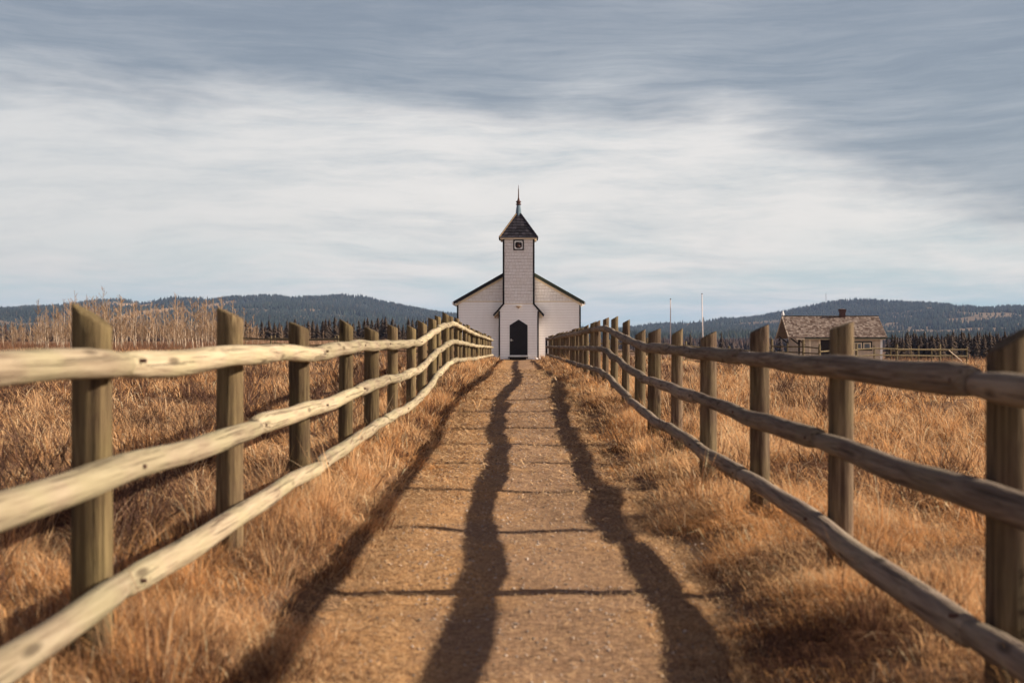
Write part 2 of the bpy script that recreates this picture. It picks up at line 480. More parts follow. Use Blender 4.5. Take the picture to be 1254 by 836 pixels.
X, Y = np.meshgrid(hx, hy); cm = clear_mask(X, Y).reshape(-1, 1)
base = np.array([[.030,.040,.030]]); tan = np.array([[.30,.20,.12]])
gold = np.array([[.46,.30,.16]]) * np.ones_like(cm)
isgold = ((np.abs(X.reshape(-1,1)/Y.reshape(-1,1)*F+635-172) < 60)).astype(float)
tc_ = tan*(1-isgold) + gold*isgold
hcol = base*(1-cm) + tc_*cm
hills = grid_mesh('hills', hx, hy, hill_h, M['hill'], hcol); tag(hills, kind='structure')

def cones(n, xs, ys, zs, hs, rs, col, name, mat, sides=5, layers=1):
    """many conifers in one mesh"""
    V = []; T = []; C = []; off = 0
    ang0 = rng.random(n)*6.28
    for l in range(layers):
        z0 = zs + hs*(l/layers*.75); z1 = np.where(l == layers-1, zs+hs, zs + hs*((l+1)/layers*.75+.12))
        rr = rs*(1 - l/layers*.72)
        P = np.zeros((n, sides+1, 3))
        for k in range(sides):
            a = ang0 + k*2*np.pi/sides + l
            j = .75 + .5*rng.random(n)
            P[:, k, 0] = xs + np.cos(a)*rr*j; P[:, k, 1] = ys + np.sin(a)*rr*j; P[:, k, 2] = z0 - hs*.02*rng.random(n)
        P[:, sides, 0] = xs + rs*.1*(rng.random(n)-.5); P[:, sides, 1] = ys; P[:, sides, 2] = z1
        V.append(P.reshape(-1, 3))
        b = off + np.arange(n)*(sides+1)
        for k in range(sides):
            T.append(np.stack([b+k, b+(k+1) % sides, b+sides], -1))
        c = np.repeat(col[:, None, :], sides+1, 1)
        C.append(c.reshape(-1, 3)); off += n*(sides+1)
    return tri_mesh(name, np.concatenate(V), np.concatenate(T), mat, np.concatenate(C))

n = 80000
az = rng.uniform(-.46, .46, n); yy = 1750 + (rng.random(n)**.8)*2380
xx = np.tan(az)*yy
keep = rng.random(n) > np.clip(clear_mask(xx, yy)*1.35, 0, .97)
xx, yy = xx[keep], yy[keep]; n = len(xx)
hh = rng.uniform(6, 14, n)*(.6+.8*vnoise(xx*.012, yy*.01))
v = (.6 + .8*rng.random((n, 1)))*(.7+.6*vnoise(xx*.006, yy*.004)[:, None])
col = np.array([[.026,.036,.030]])*v + np.array([[.03,.018,.008]])*(rng.random((n,1)) > .85)
w = cones(n, xx, yy, hill_h(xx, yy)-.5, hh, hh*.27, col, 'hill_forest', M['needles'], 4, 1)
tag(w, 'blue dark conifer forest covering the distant hillsides', 'forest', kind='stuff')

# far woods on the flat, one mass
n = 15000
az = rng.uniform(-.46, .46, n); yy = np.where(az > 0, rng.uniform(700, 1650, n), rng.uniform(560, 1650, n)); xx = np.tan(az)*yy
keep = vnoise(xx*.006, yy*.004) > .36
xx, yy = xx[keep], yy[keep]; n = len(xx)
hh = rng.uniform(4, 9, n)*(.6+.7*vnoise(xx*.02, yy*.02))
col = np.array([[.050,.036,.030]])*(.5+1.0*rng.random((n,1))) + np.array([[.02,.010,.008]])*(rng.random((n,1)) > .7)
w = cones(n, xx, yy, H(xx, yy, False)-.5, hh, hh*.26, col, 'far_woods', M['needles'], 6, 3)
tag(w, 'dark strip of distant woods between the fields and the hills', 'woods', kind='stuff')

# radio mast on the crest
mx, my = (1011-635)/F*4000, 4000.
mb = MB(); z0 = float(hill_h(np.array([mx]), np.array([my]))[0])
for a in range(3):
    t = a*2.094; mb.tube([(mx+1.3*math.cos(t), my+1.3*math.sin(t), z0-2), (mx+.8*math.cos(t), my+.8*math.sin(t), z0+38)], .28, 5)
for k in range(14):
    z = z0+k*2.7
    for a in range(3):
        t = a*2.094; t2 = (a+1)*2.094
        mb.tube([(mx+1.2*math.cos(t), my+1.2*math.sin(t), z), (mx+1.1*math.cos(t2), my+1.1*math.sin(t2), z+2.6)], .16, 4)
o = mb.build('radio_mast', M['metal'], None, (mx, my, z0)); tag(o, 'thin lattice radio mast standing on the crest of the distant hill', 'mast')

# ------------------------------------------------------------------ path fences
def make_fence(side):
    X0 = LRX if side < 0 else RRX
    y1, step = (5.02, 2.45) if side < 0 else (4.70, 2.423)
    if side < 0:
        ry = [0, 5.0, 7.5, 9.9, 12.4, 14.8, 17.3, 19.7, 22.2, 24.6, 27.1, 29.5, 32, 34.4, 40, 47, 58, 76]
        rz = [-.10, -.087,-.082,-.088,-.047,-.037,-.042,-.02, .10, .24, .34, .405, .415, .38, .32, .25, .185, .07]
    else:
        ry = [0, 4.7, 7.1, 9.5, 12, 14.4, 16.8, 19.2, 21.7, 24.1, 26.5, 28.9, 31.4, 34, 40, 47, 58, 76]
        rz = [-.17, -.155,-.13,-.12,-.105,-.088,-.075, .0, .125, .235, .265, .26, .25, .23, .21, .20, .16, .11]
    def rail_top(y): return CZ + float(np.interp(y, ry, rz))
    label = ('pale sunlit post and rail log fence on the left of the path' if side < 0
             else 'shaded brown post and rail log fence on the right of the path')
    base = (X0, 0, Hs(X0, 5))
    root = empty('log_fence', base, label, 'fence', 'log fences lining the church path')
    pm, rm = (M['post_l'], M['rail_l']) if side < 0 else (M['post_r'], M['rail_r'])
    ks = list(range(-1, 30))
    ends = []
    rl = random.Random(5 if side < 0 else 9)
    for k in ks:
        y = y1 + step*(k-0) if False else y1 + step*k
        if y > 76.5: break
        ends.append(y)
        jx = rl.uniform(-.03, .03) if k > 0 else 0
        x = X0 + jx; gz = Hs(x, y) - .35
        tall = {} if side < 0 else {0: .0}
        top = rail_top(y) + .235 + (rl.uniform(-.035, .045) if k > 0 else 0.0) - (.03 if side > 0 else 0)
        r = rl.uniform(.066, .089) if k > 0 else .081
        nseg = 16; rings = [gz, gz+.5, gz+.9, gz+1.3, top-.12]
        mb = MB(); vs = []; fs = []
        lx, ly = (rl.uniform(-.012, .012), rl.uniform(-.015, .015)) if k > 0 else (0, 0)
        lob = [1 + .045*math.sin(a*2 + k) + rl.uniform(-.03, .03) for a in range(nseg)]
        slope = rl.uniform(.30, .62) if k > 0 else .62
        for j, z in enumerate(rings):
            for a in range(nseg):
                t = 2*math.pi*a/nseg
                rr = r*lob[a]*(1.03 - .02*j)
                vs.append((x + lx*(z-gz) + rr*math.cos(t), y + ly*(z-gz) + rr*math.sin(t), z))
        for kk, sh in ((1.0, 0.0), (.93, .006)):
            for a in range(nseg):
                t = 2*math.pi*a/nseg
                rr = r*lob[a]*.945*kk; dx = rr*math.cos(t)
                zz = top - r*slope + side*dx*slope + sh*0 + (.0 if kk == 1 else .008)
                vs.append((x + lx*(top-gz) + dx, y + ly*(top-gz) + rr*math.sin(t), zz))
        nr = len(rings)+2
        for j in range(nr-1):
            for a in range(nseg):
                a2 = (a+1) % nseg
                fs.append((j*nseg+a, j*nseg+a2, (j+1)*nseg+a2, (j+1)*nseg+a))
        fs.append(tuple((nr-1)*nseg + a for a in range(nseg)))
        mb.add(vs, fs)
        o = mb.build('post', pm, root, base)
        me = o.data
        me.polygons.foreach_set('use_smooth', [True]*(len(me.polygons)-1-nseg) + [False]*(nseg+1))
    # rails
    heights = [0.0, -.42, -.875]
    for ri, dh in enumerate(heights):
        start = -2 - (ri % 2)
        k = start; prev_end = None
        while True:
            ya = y1 + step*k; yb = y1 + step*(k+2)
            if ya > 75.5: break
            yb = min(yb, 76.4)
            n_ = 22; pts = []; rad = []
            big = rl.uniform(.060, .068); small = rl.uniform(.051, .057)
            ph = rl.uniform(0, 6.28); amp = rl.uniform(.004, .011)
            flip = False
            for i in range(n_+1):
                t = i/n_; y = ya + .02 + (yb-ya-.04)*t
                dd = dh + (0 if side < 0 or ri == 0 else (.012 if ri == 1 else -.04)*min(1, max(0, 8-y)/3))
                z = rail_top(y) + dd + amp*math.sin(t*6.28+ph) + .006*math.sin(t*17+ph*2)
                rr = big + (small-big)*t
                rr *= 1 + .028*math.sin(t*19+ph) + rl.uniform(-.012, .012)
                if i in (0, n_): rr *= .86
                x = X0 - side*(.078 + .058) + .010*math.sin(t*9+ph) + (t-.5)*.012
                pts.append((x, y, z)); rad.append(rr)
            # smooth the elbows
            sm = [pts[0]] + [((pts[i-1][0]+2*pts[i][0]+pts[i+1][0])/4, pts[i][1], (pts[i-1][2]+2*pts[i][2]+pts[i+1][2])/4) for i in range(1, n_)] + [pts[-1]]
            e0 = Vector(sm[0]); e1 = Vector(sm[-1])
            sm = [(e0.x, e0.y-.018, e0.z)] + sm + [(e1.x, e1.y+.018, e1.z)]
            rad = [rad[0]*.72] + rad + [rad[-1]*.72]
            mb = MB(); mb.tube(sm, rad, 14, True, .03)
            rail = mb.build('rail', rm, root, base, smooth=True)
            rail.data.polygons[-1].use_smooth = False; rail.data.polygons[-2].use_smooth = False
            # nail heads where the rail meets its posts
            if ya < 30:
                for kk in (k, k+1):
                    yk = y1 + step*kk + .07
                    if yk < 2.5 or yk > 30: continue
                    zc = rail_top(yk) + dh
                    nb = MB(); xs = X0 - side*(.078+.058+.058)
                    nb.tube([(xs + side*.03, yk, zc+.01), (xs - side*.004, yk, zc+.01)], .0085, 8)
                    nb.build('nail', M['rust'], rail, (0,0,0)).location = tuple(-c for c in base)
            k += 2
    return root
make_fence(-1); fr = make_fence(1)
# dark square end post of the right fence
mb = MB(); x, y = 1.68, 76.8; z = Hs(x, y)
mb.box(x-.07, x+.07, y-.07, y+.07, z-.3, z+1.36)
o = mb.build('end_post', M['dark_trim'], fr, fr.location[:], bevel=.01)

# ------------------------------------------------------------------ church
def shingle_wall(mb, u0, u1, z0, z1, fn, w=.2, h=.2, seed=1):
    """rows of small tapering shingles; fn(u, z, d) -> world point, d = distance proud of the wall"""
    r = random.Random(seed); row = 0; z = z0
    while z < z1 - .02:
        zz = min(z + h, z1)
        u = u0 - (w*.5 if row % 2 else 0) - r.random()*.03
        while u < u1:
            ww = w*r.uniform(.8, 1.2); a = max(u + .005, u0); b = min(u + ww - .005, u1)
            if b - a > .02:
                zb = z - .012 + r.uniform(-.012, .012); t = r.uniform(.026, .04)
                mb.add([fn(a, zb, t), fn(b, zb, t), fn(b, zz-.035, .008), fn(a, zz-.035, .008), fn(a, zb, 0), fn(b, zb, 0)],
                       [(0,1,2,3), (4,5,1,0), (4,0,3), (1,5,2)])
            u += ww
        z += h; row += 1
def clap_wall(mb, u0, u1, z0, z1, fn, h=.165):
    z = z0
    while z < z1 - .01:
        zz = min(z + h, z1)
        mb.add([fn(u0, z, .032), fn(u1, z, .032), fn(u1, zz-.010, .010), fn(u0, zz-.010, .010), fn(u0, z, 0), fn(u1, z, 0)],
               [(0,1,2,3), (4,5,1,0), (4,0,3), (1,5,2)])
        z += h

CYF = 80.0; CB = .235
church = empty('church', (0, CYF, CB), 'small white clapboard church with a square bell tower at the end of the path', 'church')
OB = (0, CYF, CB)
def ch(mb, name, mat, parent=church, **kw): return mb.build(name, mat, parent, OB, **kw)
Y1 = CYF + 1.25      # nave front
XL, XR = -3.86, 3.90
XC = .02
RZ = lambda x: CB + 6.05 - abs(x-XC)*.568     # roof top surface
# nave core
mb = MB(); mb.prism([(XL, CB-.3), (XR, CB-.3), (XR, RZ(XR)-.22), (XC, RZ(XC)-.22), (XL, RZ(XL)-.22)], Y1, Y1+11)
core = ch(mb, 'nave_wall', M['backing_gap_shade'])
mb = MB(); ff = lambda u, z, d: (u, Y1-d-.002, z)
clap_wall(mb, XL, -1.02, CB+.05, CB+3.70, ff); ch(mb, 'front_clapboards', M['white'])
mb = MB(); clap_wall(mb, 1.04, XR, CB+.05, CB+3.70, ff); ch(mb, 'front_clapboards', M['white'])
mb = MB(); mb.prism([(XL+.05, CB+3.73), (XR-.05, CB+3.73), (XR-.05, RZ(XR)-.30+.0), (XC, RZ(XC)-.32), (XL+.05, RZ(XL)-.30)] if RZ(XR)-.30 > CB+3.73 else [(XC-3.5, CB+3.73), (XC+3.5, CB+3.73), (XC, RZ(XC)-.34)], Y1-.0035, Y1-.0005)
ch(mb, 'gable_backing', M['backing_gap_shade'])
mb = MB(); shingle_wall(mb, XL+.02, XR-.02, CB+3.74, CB+6.0, ff, .21, .20, 3)
pl = []
for s in (-1, 1):
    n_ = Vector((s*.568, 0, 1)).normalized(); pl.append(((XC, 0, RZ(XC)-.30), tuple(n_)))
o = ch(mb, 'gable_shingles', M['white_isl'])
bm = bmesh.new(); bm.from_mesh(o.data)
for co, no in pl:
    bmesh.ops.bisect_plane(bm, geom=bm.verts[:]+bm.edges[:]+bm.faces[:], plane_co=(co[0], 0, co[2]-CB), plane_no=no, clear_outer=True)
bm.to_mesh(o.data); bm.free()
mb = MB(); mb.box(XL, -1.0, Y1-.045, Y1-.004, CB+3.69, CB+3.745); mb.box(1.0, XR, Y1-.045, Y1-.004, CB+3.69, CB+3.745)
ch(mb, 'belt_board', M['cream'])
for s, x in ((-1, XL), (1, XR)):
    mb = MB(); fn = (lambda u, z, d, x=x, s=s: (x + s*(d+.002), u if s > 0 else 2*Y1+11-u, z))
    clap_wall(mb, Y1, Y1+11, CB+.05, RZ(x)-.3, fn); ch(mb, 'side_clapboards', M['white'])
    mb = MB(); mb.box(x-.055 if s < 0 else x-.045, x+.045 if s < 0 else x+.055, Y1-.06, Y1+.05, CB-.02, RZ(x)-.32); ch(mb, 'corner_board', M['dark_trim'])
    for wy in (3, 6, 9):
        mb = MB(); xa, xb = (x-.07, x-.02) if s < 0 else (x+.02, x+.07)
        mb.box(xa, xb, Y1+wy-.5, Y1+wy+.5, CB+1.2, CB+2.9); wf = ch(mb, 'window', M['dark_trim'])
        mb = MB(); xa, xb = (x-.08, x-.06) if s < 0 else (x+.06, x+.08)
        mb.box(xa, xb, Y1+wy-.42, Y1+wy+.42, CB+1.28, CB+2.82); mb.build('pane', M['glass'], wf, OB)
# roof slabs + rake boards
for s in (-1, 1):
    xe = XC + s*4.10
    mb = MB()
    poly = [(XC, RZ(XC)), (xe, RZ(xe)), (xe, RZ(xe)-.10), (XC, RZ(XC)-.11)]
    if s > 0: poly = poly[::-1]
    mb.prism(poly, Y1-.32, Y1+11.3); rf = ch(mb, 'roof', M['slate'])
    mb = MB()
    poly = [(XC, RZ(XC)+.03), (xe+s*.03, RZ(xe)+.01), (xe+s*.03, RZ(xe)-.19), (XC, RZ(XC)-.19)]
    if s > 0: poly = poly[::-1]
    mb.prism(poly, Y1-.37, Y1-.322); mb.build('rake_board', M['dark_trim'] if s < 0 else M['green_trim'], rf, OB)
    mb = MB()
    poly = [(XC, RZ(XC)-.20), (xe-s*.10, RZ(xe)-.14), (xe-s*.10, RZ(xe)-.30), (XC, RZ(XC)-.34)]
    if s > 0: poly = poly[::-1]
    mb.prism(poly, Y1-.10, Y1-.035); mb.build('frieze_board', M['cream'], rf, OB)
    mb = MB(); mb.prism([(xe-.12, RZ(xe)-.19), (xe+.12, RZ(xe)-.19), (xe+.10, RZ(xe)-.05), (xe-.10, RZ(xe)-.05)], Y1-.30, Y1+11.2)
    mb.build('gutter', M['white'], rf, OB)
    # roof shingle courses
    mb = MB(); nrm = Vector((s*.568, 0, 1)).normalized(); dn = Vector((s, 0, -.568)).normalized()
    Lr = 4.1*math.sqrt(1+.568**2); k = 0
    o0 = Vector((XC, 0, RZ(XC)+.004))
    while k*.24 < Lr-.1:
        for q in range(30):
            y0 = Y1-.3 + q*.385 + (.19 if k % 2 else 0)
            y0b = min(y0+.37, Y1+11.2)
            a = o0 + dn*(k*.24); b = o0 + dn*(k*.24+.27)
            A = a + Vector((0, y0, 0)) + nrm*.005; B = b + Vector((0, y0, 0)) + nrm*.03
            A2 = a + Vector((0, y0b, 0)) + nrm*.005; B2 = b + Vector((0, y0b, 0)) + nrm*.03
            B3 = B - nrm*.025; B4 = B2 - nrm*.025
            mb.add([A, B, B2, A2, B3, B4], [(0,1,2,3), (1,4,5,2)])
        k += 1
    mb.build('roof_shingles', M['slate_isl'], rf, OB)
# tower
TX0, TX1 = -.94, .95
TD = CYF + 1.95
mb = MB(); mb.box(TX0, TX1, CYF, TD, CB+3.4, CB+7.62); tw = ch(mb, 'tower_wall', M['backing_gap_shade'])
mb = MB()
shingle_wall(mb, TX0, TX1, CB+3.56, CB+7.56, lambda u, z, d: (u, CYF-d-.002, z), .21, .20, 7)
shingle_wall(mb, CYF, TD, CB+3.2, CB+7.56, lambda u, z, d: (TX1+d+.002, u, z), .21, .20, 8)
shingle_wall(mb, CYF, TD, CB+3.2, CB+7.56, lambda u, z, d: (TX0-d-.002, CYF+TD-u, z), .21, .20, 9)
shingle_wall(mb, TX0, TX1, CB+5, CB+7.56, lambda u, z, d: (TX0+TX1-u, TD+d+.002, z), .21, .20, 10)
mb.build('tower_shingles', M['white_isl'], tw, OB)
for x in (TX0, TX1):
    for y in (CYF, TD):
        mb = MB(); mb.box(x-.055, x+.055, y-.055, y+.055, CB+3.50, CB+7.60)
        mb.build('corner_board', M['dark_trim'], tw, OB)
# porch block below the tower
PX0, PX1 = -1.20, 1.22
mb = MB(); mb.prism([(PX0, CB-.3), (PX1, CB-.3), (PX1, CB+3.10), (TX1, CB+3.52), (TX0, CB+3.52), (PX0, CB+3.10)], CYF+.003, TD-.4)
po = ch(mb, 'porch_wall', M['backing_gap_shade'])
mb = MB(); clap_wall(mb, PX0, PX1, CB+.06, CB+3.53, lambda u, z, d: (u, CYF-d-.001, z), .165)
bmx = mb.build('porch_clapboards', M['white'], po, OB)
bm = bmesh.new(); bm.from_mesh(bmx.data)
for s, xt, xp in ((-1, TX0, PX0), (1, TX1, PX1)):
    no = Vector((s*.42, 0, abs(xp-xt))).normalized()
    bmesh.ops.bisect_plane(bm, geom=bm.verts[:]+bm.edges[:]+bm.faces[:], plane_co=(xp, 0, 3.10-.02), plane_no=no, clear_outer=True)
bm.to_mesh(bmx.data); bm.free()
for s, x in ((-1, PX0), (1, PX1)):
    mb = MB(); mb.box(x-.045, x+.045, CYF-.05, CYF+.05, CB-.02, CB+3.08); mb.build('corner_board', M['dark_trim'], po, OB)
    xt = TX0 if s < 0 else TX1
    xo = xt + s*.66
    mb = MB(); poly = [(xt - s*.02, CB+3.62), (xo, CB+2.86), (xo - s*.05, CB+2.76), (xt - s*.02, CB+3.47)]
    if s > 0: poly = poly[::-1]
    mb.prism(poly, CYF-.14, TD-.35); pr = mb.build('pent_roof', M['dark_trim'], po, OB)
    mb = MB(); poly = [(xt, CB+3.465), (xo-s*.07, CB+2.755), (xo - s*.07, CB+2.70), (xt, CB+3.40)]
    if s > 0: poly = poly[::-1]
    mb.prism(poly, CYF+.06, TD-.4); mb.build('soffit', M['cream'], pr, OB)
mb = MB(); mb.box(TX0+.06, TX1-.06, CYF-.045, CYF-.033, CB+3.52, CB+3.56); ch(mb, 'belt_board', M['cream'])
mb = MB(); mb.box(PX0+.05, PX1-.05, CYF-.06, CYF-.034, CB-.05, CB+.07); ch(mb, 'foundation_strip', M['dark_trim'])
for a_, b_ in ((XL+.05, PX0-.05), (PX1+.05, XR-.05)):
    mb = MB(); mb.box(a_, b_, Y1-.06, Y1-.034, CB-.1, CB+.06); ch(mb, 'foundation_strip', M['dark_trim'])
# door
dz0 = CB+.33
mb = MB(); dp = [(-.555, dz0), (.565, dz0), (.565, CB+2.20), (.005, CB+2.55), (-.555, CB+2.20)]
mb.prism(dp, CYF-.075, CYF-.033); fr_ = ch(mb, 'door_frame', M['dark_trim'])
mb = MB(); dp = [(-.49, dz0+.005), (.50, dz0+.005), (.50, CB+2.16), (.005, CB+2.47), (-.49, CB+2.16)]
mb.prism(dp, CYF-.088, CYF-.077); dr = ch(mb, 'door', M['door'])
mb = MB()
for i in range(1, 6):
    x = -.49 + i*.165; mb.box(x-.004, x+.004, CYF-.0905, CYF-.0885, dz0+.02, CB+2.14)
mb.build('plank_joint', M['dark_trim'], dr, OB)
mb = MB(); mb.box(-.50, -.44, CYF-.098, CYF-.09, CB+1.19, CB+1.35); mb.tube([(-.47, CYF-.09, CB+1.25), (-.47, CYF-.15, CB+1.25), (-.33, CYF-.15, CB+1.25)], .016, 8)
mb.build('handle', M['metal'], dr, OB)
mb = MB(); mb.box(-.60, .61, CYF-.13, CYF-.034, CB+.265, CB+.325); ch(mb, 'door_sill', M['white'])
st = MB(); st.box(-.66, .58, CYF-.95, CYF-.14, CB+.15, CB+.215); st.box(-.55, -.47, CYF-.85, CYF-.2, CB-.1, CB+.15); st.box(.39, .47, CYF-.85, CYF-.2, CB-.1, CB+.15)
st.box(-.47, .39, CYF-.80, CYF-.76, CB-.05, CB+.15)
ch(st, 'door_step', M['dark_trim'])
# lamp above the door
mb = MB(); mb.lathe([(.03, CB+3.24), (.05, CB+3.27), (.17, CB+3.37), (.19, CB+3.40), (.05, CB+3.42)], .005, CYF-.13, 14)
mb.box(-.04, .05, CYF-.13, CYF-.034, CB+3.385, CB+3.42); ch(mb, 'wall_lamp', M['beige'])
# belfry opening: dark frame, pale pierced panel and a bell
wx0, wx1, wz0, wz1 = -.33, .33, CB+6.88, CB+7.54
mb = MB(); t = .075
mb.box(wx0, wx1, CYF-.085, CYF-.035, wz0, wz0+t); mb.box(wx0, wx1, CYF-.085, CYF-.035, wz1-t, wz1)
mb.box(wx0, wx0+t, CYF-.085, CYF-.035, wz0+t, wz1-t); mb.box(wx1-t, wx1, CYF-.085, CYF-.035, wz0+t, wz1-t)
bf = ch(mb, 'belfry_window', M['dark_trim'])
mb = MB(); mb.box(wx0+t, wx1-t, CYF-.040, CYF-.034, wz0+t, wz1-t); mb.build('opening_shade_panel', M['painted_shade'], bf, OB)  # dark sheet painted as the shade behind the pierced panel
mb = MB()  # pale panel pierced by a four-lobed hole: a ring between the square and the lobes
cxx, czz = 0, (wz0+wz1)/2; nn = 48; ins = []; outs = []
hw = (wx1-wx0)/2 - t
for k in range(nn):
    a = 2*math.pi*(k+.5)/nn; rr = .205*(1 + .12*abs(math.sin(2*a))) ; ins.append((cxx+rr*math.cos(a), czz+rr*math.sin(a)))
    m_ = max(abs(math.cos(a)), abs(math.sin(a))); outs.append((cxx+hw*math.cos(a)/m_, czz+hw*math.sin(a)/m_))
vs = [(x, CYF-.062, z) for x, z in ins] + [(x, CYF-.062, z) for x, z in outs] + [(x, CYF-.043, z) for x, z in ins]
fs = []
for k in range(nn):
    j = (k+1) % nn; fs += [(k, j, nn+j, nn+k)[::-1], (k, j, 2*nn+j, 2*nn+k)]
mb.add(vs, fs); mb.build('pierced_panel', M['white'], bf, OB)
mb = MB(); mb.lathe([(.125, czz-.13), (.13, czz-.11), (.09, czz-.03), (.075, czz+.05), (.04, czz+.10), (.012, czz+.11), (.012, czz+.17)], 0, CYF-.19, 18)
mb.build('bell', M['rust'], bf, OB)
mb = MB(); mb.box(-.20, .20, CYF-.20, CYF-.17, czz+.165, czz+.19); mb.box(-.20, -.18, CYF-.20, CYF-.064, czz+.165, czz+.19); mb.box(.18, .20, CYF-.20, CYF-.064, czz+.165, czz+.19)
mb.build('bell_yoke', M['metal'], bf, OB)
# tower roof
ER = 1.17; ez = CB+7.66; pz = CB+9.22; yc = (CYF+TD)/2; er2 = ER
mb = MB()
b = [(-ER, yc-ER, ez), (ER, yc-ER, ez), (ER, yc+ER, ez), (-ER, yc+ER, ez)]; q = .13
tpt = [(-q, yc-q, pz), (q, yc-q, pz), (q, yc+q, pz), (-q, yc+q, pz)]
mb.add(b + tpt, [(3,2,1,0), (4,5,6,7), (0,1,5,4), (1,2,6,5), (2,3,7,6), (3,0,4,7)])
tr = ch(mb, 'tower_roof', M['slate'])
mb = MB(); rows = 8
for f in range(4):
    rot = Matrix.Rotation(f*math.pi/2, 3, 'Z')
    for rr in range(rows):
        t0 = rr/rows; t1 = (rr+1)/rows + .02
        h0 = ER*(1-t0)+q*t0; h1 = ER*(1-min(t1, 1))+q*min(t1, 1)
        zz0 = ez + (pz-ez)*t0; zz1 = ez + (pz-ez)*min(t1, 1)
        nsh = max(1, round(2*h0/.24)); 
        off = .5 if rr % 2 else 0
        for k in range(-1, nsh+1):
            u0 = (k+off)/nsh*2-1; u1 = (k+1+off)/nsh*2-1
            u0, u1 = max(u0, -1), min(u1, 1)
            if u1-u0 < .04: continue
            g_ = .012/h0
            P = [Vector((u*h, -h - pr, z)) for u, h, pr, z in ((u0+g_, h0, .07, zz0-.015), (u1-g_, h0, .07, zz0-.015), (u1-g_, h1, .004, zz1), (u0+g_, h1, .004, zz1), (u0+g_, h0, .0, zz0-.015), (u1-g_, h0, .0, zz0-.015))]
            P = [rot @ p + Vector((0, yc, 0)) for p in P]
            mb.add(P, [(0,1,2,3), (4,5,1,0), (4,0,3), (1,5,2)])
mb.build('tower_roof_shingles', M['slate_isl'], tr, OB)
for sx, sy in ((-1,-1), (1,-1), (1,1), (-1,1)):
    mb = MB(); a = Vector((sx*(ER+.03), yc+sy*(ER+.03), ez)); c_ = Vector((sx*q, yc+sy*q, pz+.02)); nk = 9
    for k in range(nk):
        p0 = a.lerp(c_, k/nk); p1 = a.lerp(c_, (k+1.12)/nk) if k < nk-1 else c_
        mb.tube([p0 + Vector((0,0,.035)), p1 + Vector((0,0,.012))], .045, 6)
    mb.build('hip_cap', M['slate_painted_sun'] if sx < 0 and sy < 0 else M['slate'], tr, OB)
mb = MB(); e2 = ER-.03
for (x0, x1, y0, y1_) in ((-e2, e2, yc-e2, yc-e2+.03), (-e2, e2, yc+e2-.03, yc+e2), (-e2, -e2+.03, yc-e2+.031, yc+e2-.031), (e2-.03, e2, yc-e2+.031, yc+e2-.031)):
    mb.box(x0, x1, y0, y1_, ez-.10, ez-.005)
mb.box(-e2+.031, e2-.031, yc-e2+.031, yc+e2-.031, ez-.035, ez-.012)
mb.build('eave_board', M['cream'], tr, OB)
mb = MB(); mb.lathe([(.24, pz-.10), (.19, pz+.02), (.155, pz+.3), (.12, pz+.56), (.11, pz+.58)], 0, yc, 4*2); fi = mb.build('finial', M['metal_blue'], tr, OB)
mb = MB(); mb.lathe([(.11, pz+.58), (.17, pz+.61), (.17, pz+.66), (.10, pz+.70), (.13, pz+.74), (.17, pz+.77), (.15, pz+.83), (.08, pz+.87), (.06, pz+.98), (.035, pz+1.06)], 0, yc, 14)
mb.build('finial_ring', M['rust'], fi, OB)
mb = MB(); mb.tube([(0, yc, pz+1.0), (0, yc, pz+1.62)], [.04, .026], 8); mb.lathe([(.018, pz+1.50), (.035, pz+1.53), (.018, pz+1.56)], 0, yc, 10); mb.tube([(0, yc, pz+1.62), (0, yc, pz+1.85)], [.02, .012], 6)
mb.build('spike', M['rust'], fi, OB)

# white stones by the church foot
sl = random.Random(4)
for i, x in enumerate([-1.75, -1.6, 1.0, 1.12, 1.28, 1.42, 1.55, 1.66, .92]):
    y = CYF - .35 - sl.random()*.4; z = float(H(np.array([x]), np.array([y]), False)[0])
    bm = bmesh.new(); bmesh.ops.create_icosphere(bm, subdivisions=2, radius=1)
    sx, sy, sz = sl.uniform(.08, .16), sl.uniform(.07, .12), sl.uniform(.07, .13)
    for v_ in bm.verts: v_.co = Vector((v_.co.x*sx, v_.co.y*sy, v_.co.z*sz))*(1+sl.uniform(-.14, .14))
    me = bpy.data.meshes.new('white_stone'); bm.to_mesh(me); bm.free(); me.materials.append(M['stone'])
    o = bpy.data.objects.new('white_stone', me); COL.objects.link(o); o.location = (x, y, z+sz*.55); o.rotation_euler = (0, 0, sl.random()*3)
    tag(o, 'small white stone lying by the left foot of the church porch' if x < 0 else 'small white stone in the row along the right foot of the church porch', 'stone', 'white stones at the left of the porch' if x < 0 else 'white stones at the right of the porch')

# ------------------------------------------------------------------ cabin on the right
HY = 93.0; HB = -.36
hx0, hx1 = (972-635)/F*HY, (1080-635)/F*HY      # walls
hd = 3.4
cabin = empty('log_cabin', ((hx0+hx1)/2, HY, HB), 'old weathered cabin with a cedar shingle roof and brick chimney beyond the right field', 'cabin')
OC = ((hx0+hx1)/2, HY, HB)
def cb(mb, name, mat, parent=cabin, **kw): return mb.build(name, mat, parent, OC, **kw)
we = HB + 2.15
mb = MB()
yr = HY + hd/2; rz_ = HB + 3.62
xw0 = hx0 + .35
porch_x0, porch_x1 = hx0+1.9, hx0+3.0     # flat dark sheet here, painted as the shade of the door opening
mb.prism_x([(HY, HB-.3), (HY+hd, HB-.3), (HY+hd, we), (yr, rz_-.25), (HY, we)], xw0, hx1-.05)
wl = cb(mb, 'cabin_wall', M['beige'])
mb = MB(); fn = lambda u, z, d: (u, HY-d-.002, z)
for a_, b_ in ((xw0, porch_x0), (porch_x1, hx1-.05)): clap_wall(mb, a_, b_, HB, we-.02, fn, .16)
mb.build('wall_boards', M['beige'], wl, OC)
